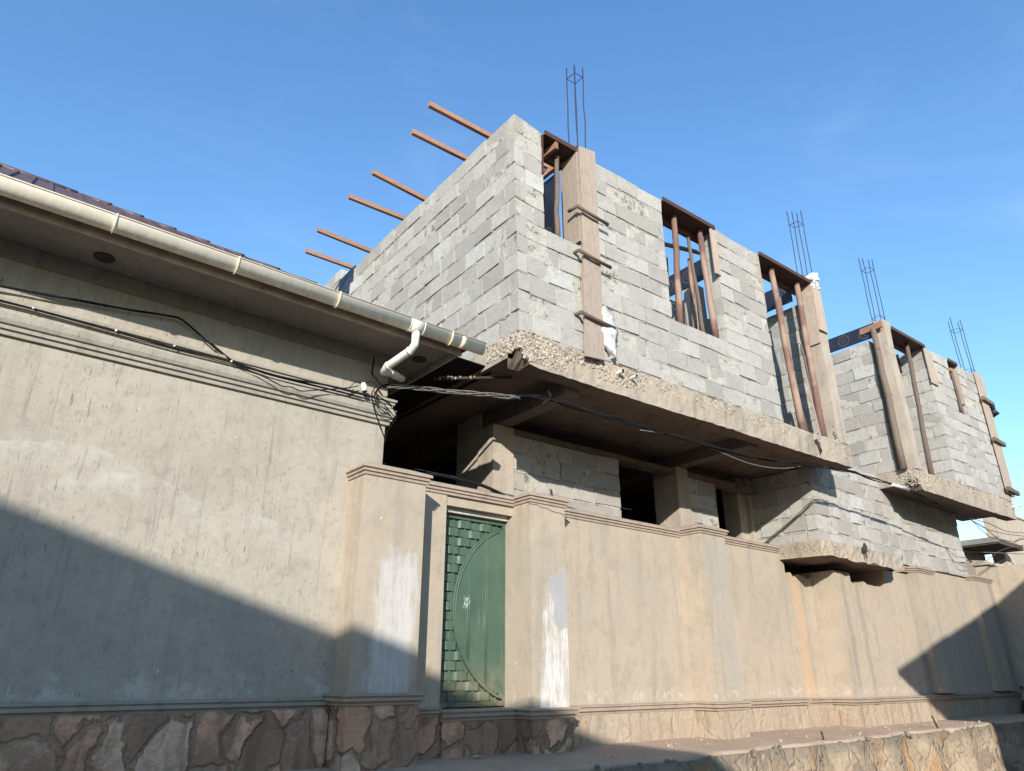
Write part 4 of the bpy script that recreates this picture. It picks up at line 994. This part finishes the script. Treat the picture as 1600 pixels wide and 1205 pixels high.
for i, (l, lb) in enumerate(((((1515, 810, 5.28), (1545, 818, 5.1), (1572, 830, 5.3), (1600, 833, 5.4), (1660, 838, 5.6)), 'uppermost of the cables fanning out at the right edge'),
     (((1515, 811, 5.28), (1540, 826, 5.1), (1570, 834, 5.3), (1600, 838, 5.4), (1660, 846, 5.6)), 'second cable down in the fan at the right edge'),
     (((1518, 813, 5.28), (1545, 838, 5.1), (1565, 843, 5.2), (1585, 846, 5.3), (1600, 841, 5.4), (1650, 842, 5.6)), 'sagging cable in the fan that dips before the neighbour wall'),
     (((1516, 812, 5.28), (1538, 824, 5.1), (1560, 842, 5.2), (1580, 850, 5.3), (1600, 843, 5.4), (1650, 850, 5.6)), 'looping cable lowest in the fan at the right edge'))):
    cable(PX(*l), .0075, 'cable', 'cable_brown', lb, 'cable', 'cables fanning out at the right end')
cable(PX((1470, 872, 6.5), (1500, 873, 6.45), (1535, 879, 6.45), (1560, 862, 6.4), (1580, 855, 6.35), (1600, 852, 6.3)), .009, 'cable', 'cable_brown', 'thin cable rising along the neighbour wall below the fan')
cable(PX((1500, 862, 6.6), (1560, 864, 6.3), (1620, 867, 6.0)), .010, 'cable', 'cable_grey', 'straight pale cable crossing to the right below the fan')
cable(PX((1540, 893, 6.4), (1574, 875, 6.2), (1600, 905, 5.9)), .009, 'cable', 'cable_brown', 'dark cable bent over the neighbour wall corner')
# cables on the house wall
cable(PX((-70, 436, 6.55), (0, 447, 6.54), (70, 460, 6.54), (120, 469, 6.54), (200, 484, 6.54), (262, 493, 6.54), (284, 500, 6.54), (320, 530, 6.54), (360, 562, 6.52), (400, 578, 6.5), (450, 591, 6.48), (510, 602, 6.47), (560, 614, 6.46), (584, 620, 6.45)), .009, 'cable', 'cable', 'black cable strung across the plaster above the string course', 'cable', None, 6, 2, .006, 9)
cable(PX((-70, 452, 6.50), (0, 470, 6.50), (52, 483, 6.50), (180, 518, 6.50), (270, 543, 6.50), (362, 566, 6.50), (420, 585, 6.50), (480, 600, 6.50), (530, 612, 6.5), (566, 622, 6.5)), .010, 'cable', 'cable', 'black cable clipped along the top of the string course')
cable(PX((330, 536, 6.53), (372, 570, 6.5), (415, 590, 6.46), (440, 603, 6.46), (455, 605, 6.46), (470, 611, 6.46), (490, 610, 6.46), (520, 608, 6.46), (545, 606, 6.46), (560, 603, 6.46)), .006, 'cable', 'cable', 'loose thin cable drooping over the string course')
for x, y in ((52, 483), (181, 518), (272, 542), (361, 566)):
    p = P(x, y, 1, 6.50); m = MB(); m.tube([p + Vector((0, -.012, -.006)), p + Vector((0, -.016, .012))], .010, 8); m.tube([p + Vector((0, .0, .013)), p + Vector((0, .10, .016))], .005, 6)
    single(m, 'cable_clip', M['white'], p, 'small white clip holding the cable above the string course', 'cable clip', 'white clips along the string course cable')
cable(PX((584, 560, 6.5), (582, 580, 6.47), (586, 592, 6.45), (600, 602, 6.43), (614, 606, 6.42)), .008, 'cable', 'cable', 'dark cable bending down from the eave at the house corner', 'cable', None, 8, 3, .012, 12)
m = MB(); rr = random.Random(4)
loops = [[(610, 600, 6.42), (590, 603, 6.42), (581, 615, 6.42), (583, 628, 6.42), (596, 640, 6.43), (610, 650, 6.5)], [(608, 602, 6.44), (592, 606, 6.44), (585, 620, 6.44), (592, 634, 6.44), (606, 640, 6.48)],
         [(585, 622, 6.43), (600, 626, 6.41), (615, 640, 6.42), (619, 652, 6.45), (612, 664, 6.5), (604, 676, 6.55), (602, 690, 6.58)], [(581, 618, 6.43), (583, 632, 6.43), (588, 650, 6.45), (593, 662, 6.5), (601, 685, 6.56)],
         [(600, 602, 6.43), (590, 610, 6.45), (588, 622, 6.45), (600, 632, 6.45), (612, 646, 6.46)], [(584, 612, 6.44), (596, 622, 6.43), (606, 628, 6.46), (612, 634, 6.5)]]
for l in loops: m.tube(smoothline(PX(*l), 7), .006, 6)
single(m, 'cable_coil', M['cable'], P(595, 630, 1, 6.45), 'loops of black cable hanging at the corner of the house', 'cable coil')
p = P(568, 606, 1, 6.46)
th = thing('lamp_holder', 'white bare lamp holder hanging by its wires near the house corner', 'lamp holder', p)
m = MB(); m.tube([p + Vector((-.01, 0, .055)), p + Vector((0, 0, .02)), p + Vector((.006, -.006, -.01)), p + Vector((.012, -.012, -.045))], [.022, .036, .03, .03], 14); m.build('body', M['white'], th)
m = MB(); m.tube([p + Vector((.0122, -.0125, -.0455)), p + Vector((.0128, -.0131, -.048))], .024, 14); m.build('socket', M['black'], th)
m = MB(); m.tube(smoothline(PX((566, 600, 6.46), (560, 596, 6.46), (552, 600, 6.46), (545, 607, 6.47)), 6), .004, 5); m.tube(smoothline(PX((571, 600, 6.46), (577, 596, 6.45), (584, 598, 6.44), (590, 604, 6.44)), 6), .004, 5); m.build('wire', M['cable'], th)
# steel bar poking out under the eave, hose on the gate coping, sticks, leaf
a = P(676, 592, 1, 6.75); c = P(800, 590, 1, 6.35)
m = MB(); m.tube([a, a.lerp(c, .4), c], .020, 8)
for k in range(30):
    f = R.uniform(0, .5); m.pebble(a.lerp(c, f) + Vector((R.uniform(-.01, .01), R.uniform(-.02, .0), R.uniform(-.015, .02))), R.uniform(.008, .02), 1)
single(m, 'steel_bar', [M['rust'], M['pebble']], a, 'cement splashed steel bar jutting out under the overhang corner', 'steel bar')
a = P(847, 633, 1, 5.7); c = P(861, 621, 1, 5.78); m = MB(); m.tube([a, c], .022, 8); m.tube([c, c + Vector((.05, .1, .12))], .02, 8); single(m, 'cable_stub', M['cable'], a, 'cut cable end sticking out of the bundle under the overhang', 'cable end')
m = MB(); m.tube(smoothline([(4.05, 6.62, 3.69), (4.3, 6.62, 3.735), (4.6, 6.63, 3.735), (4.95, 6.64, 3.72), (5.25, 6.66, 3.67), (5.45, 6.7, 3.62)], 6), .020, 10); single(m, 'hose', M['cable'], (4.6, 6.62, 3.7), 'black hose lying over the coping above the gate', 'hose')
for (x, y), (x1, y1), lb in (((1287, 1158), (1283, 1143), 'short steel stake in the walkway edge, nearer the gate'), ((1466, 1139), (1456, 1119), 'short steel stake in the walkway edge, farther along')):
    a = P(x, y, 1, 5.42); c = P(x1, y1, 1, 5.42); a.z = .78; m = MB(); m.tube([a, a.lerp(c, .5) + Vector((.01, 0, 0)), c], .014, 7); single(m, 'steel_stake', M['rust'], a, lb, 'stake')
p = P(745, 1185, 2, .835); p.z = .84; m = MB(); m.extrude([p + Vector((-.06, 0, 0)), p + Vector((-.03, -.03, .012)), p + Vector((.02, -.028, .02)), p + Vector((.07, 0, .004)), p + Vector((.02, .03, .022)), p + Vector((-.03, .025, .01))], (0, 0, .003)); single(m, 'leaf', M['leaf'], p, 'yellow dry leaf on the ground below the green gate', 'leaf')

# ================================================================== RIGHT END: neighbour's walls and house
nb = thing('neighbour_house', 'tan rendered neighbour house with a dark lean-to eave at the far right', 'house', (24, 8, .8))
NX = P(1560, 830, 1, 6.9).x; NZ = P(1580, 807, 1, 6.9).z
m = MB(); m.box((NX, 6.9, .8), (NX + 9, 7.22, NZ)); m.build('wall', M['plaster_neighbour'], nb)
m = MB(); m.box((NX - .03, 6.86, NZ + .001), (NX + 9.03, 7.26, NZ + .06)); m.build('parapet_cap', M['plaster_trim'], nb)
ea = P(1516, 842, 1, 8.9); ec = P(1558, 832, 0, NX - .02)
m = MB(); m.box((22.0, 6.4, 4.86), (NX - .01, 9.6, 4.99)); m.build('lean_to_roof', M['soil'], nb)
m = MB(); m.box((21.97, 6.37, 4.90), (21.998, 9.6, 5.04)); m.build('fascia', M['plaster_band'], nb)
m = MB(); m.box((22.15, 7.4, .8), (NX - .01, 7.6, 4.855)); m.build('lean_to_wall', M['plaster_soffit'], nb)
m = MB(); m.box((19.96, 4.4, 0), (20.26, 6.18, 4.02)); m.box((19.96, 6.182, .8), (21.1, 6.45, 4.08)); m.hexa([(19.9, 6.1, 4.085), (21.15, 6.1, 4.085), (21.15, 6.5, 4.085), (19.9, 6.5, 4.085), (19.9, 6.15, 4.18), (21.15, 6.15, 4.18), (21.15, 6.48, 4.22), (19.9, 6.48, 4.22)])
single(m, 'neighbour_wall', M['plaster_neighbour'], (20.1, 6, .8), 'tan wall closing off the street at the far right', 'wall')
m = MB()
for i in range(240):
    f = R.random(); m.pebble((19.86 - abs(R.gauss(0, .12)), R.uniform(4.5, 6.1), .82 + .4 * max(0, R.gauss(.3, .35)) * (1 - f * .3)), R.uniform(.03, .09))
m.box((19.80, 4.4, .5), (19.955, 6.1, 1.08), 0, .02); tag(m.build('soil', M['soil']), kind='structure')

# ================================================================== houses across the street (behind the camera, they throw the big shadows)
def far_house(nm, lb, y, depth, xl, xr, xa, ze, za, over, mat):
    th = thing(nm, lb, 'house', ((xl + xr) / 2, y - depth / 2, 0))
    sl = (za - ze) / (xa - xl if over[0] == 'l' else xr - xa)
    m = MB(); w0 = xl + over[1]; w1 = xr - over[2]
    def zr_(x): return za - abs(x - xa) * ((za - ze) / ((xa - xl) if x < xa else (xr - xa)))
    m.extrude([(w0, y - over[3], 0), (w1, y - over[3], 0), (w1, y - over[3], zr_(w1) - .12), (xa, y - over[3], za - .12), (w0, y - over[3], zr_(w0) - .12)], (0, -depth, 0)); m.build('wall', M[mat], th)
    m = MB(); m.extrude([(xl, y, ze - .10), (xa, y, za - .10), (xr, y, ze - .10), (xr, y, ze), (xa, y, za), (xl, y, ze)], (0, -depth - .6, 0)); m.build('roof', M['roof'], th)
    m = MB()
    m.box((xa - .5, y - over[3] + .002, 0), (xa + .5, y - over[3] + .04, 2.1)); m.build('door', M['green'], th)
far_house('gabled_house', 'tan gabled house across the street behind the viewer, left of the camera', -4.5, 9, -17.0, -2.95, -10, 5.95, 8.10, ('l', .0, .0, .02), 'plaster_neighbour')
far_house('gabled_house', 'tan gabled house across the street with overhanging eave, right of the camera', -2.0, 9, 6.56, 25.4, 16, 5.56, 7.92, ('l', .3, .3, 2.0), 'plaster_neighbour')

# ================================================================== CAMERA, SUN, SKY
cam = bpy.data.cameras.new('camera'); co = bpy.data.objects.new('camera', cam); COL.objects.link(co)
co.location = CAM; mt = Matrix((RT, UP, -FW)).transposed().to_4x4(); mt.translation = CAM; co.matrix_world = mt
cam.sensor_fit = 'HORIZONTAL'; cam.sensor_width = 36; cam.lens = PF / PW * 36; cam.clip_start = .05; cam.clip_end = 2000
SC.camera = co
SD = Vector((.92, 1.0, -.47)).normalized()
sun = bpy.data.lights.new('sun', 'SUN'); sun.energy = 3.6; sun.angle = math.radians(.53); sun.color = (1, .965, .92)
so = bpy.data.objects.new('sun', sun); COL.objects.link(so); so.rotation_euler = SD.to_track_quat('-Z', 'Y').to_euler(); so.location = (-20, -25, 15)
wd = bpy.data.worlds.new('World'); SC.world = wd; wd.use_nodes = True
nt = wd.node_tree; bg = nt.nodes['Background']; sk = nt.nodes.new('ShaderNodeTexSky'); sk.sky_type = 'NISHITA'; sk.sun_disc = False
sk.sun_elevation = math.asin(-SD.z); sk.sun_rotation = math.atan2(-SD.x, -SD.y); sk.air_density = 1.5; sk.dust_density = .15; sk.ozone_density = 4.5; sk.altitude = 400
hs = nt.nodes.new('ShaderNodeHueSaturation'); hs.inputs['Saturation'].default_value = 1.10; hs.inputs['Hue'].default_value = .504; nt.links.new(sk.outputs[0], hs.inputs['Color'])
tc = nt.nodes.new('ShaderNodeTexCoord'); mp = nt.nodes.new('ShaderNodeMapping'); mp.inputs['Scale'].default_value = (1.6, 2.6, 5.0); mp.inputs['Rotation'].default_value = (.2, .3, .5); nt.links.new(tc.outputs['Generated'], mp.inputs['Vector'])
nz = nt.nodes.new('ShaderNodeTexNoise'); nz.inputs['Scale'].default_value = 1.3; nz.inputs['Detail'].default_value = 6; nz.inputs['Roughness'].default_value = .6; nz.inputs['Distortion'].default_value = .8; nt.links.new(mp.outputs[0], nz.inputs['Vector'])
mr = nt.nodes.new('ShaderNodeMapRange'); mr.interpolation_type = 'SMOOTHSTEP'; mr.inputs['From Min'].default_value = .45; mr.inputs['From Max'].default_value = .8; mr.inputs['To Max'].default_value = .42; nt.links.new(nz.outputs['Fac'], mr.inputs['Value'])
h2 = nt.nodes.new('ShaderNodeHueSaturation'); h2.inputs['Saturation'].default_value = .80; h2.inputs['Value'].default_value = 1.16; nt.links.new(mr.outputs[0], h2.inputs['Fac']); nt.links.new(hs.outputs[0], h2.inputs['Color'])
nt.links.new(h2.outputs[0], bg.inputs[0]); bg.inputs[1].default_value = .15
SC.view_settings.view_transform = 'Standard'; SC.view_settings.look = 'None'; SC.view_settings.exposure = .93; SC.view_settings.gamma = 1
SC.cycles.max_bounces = 8
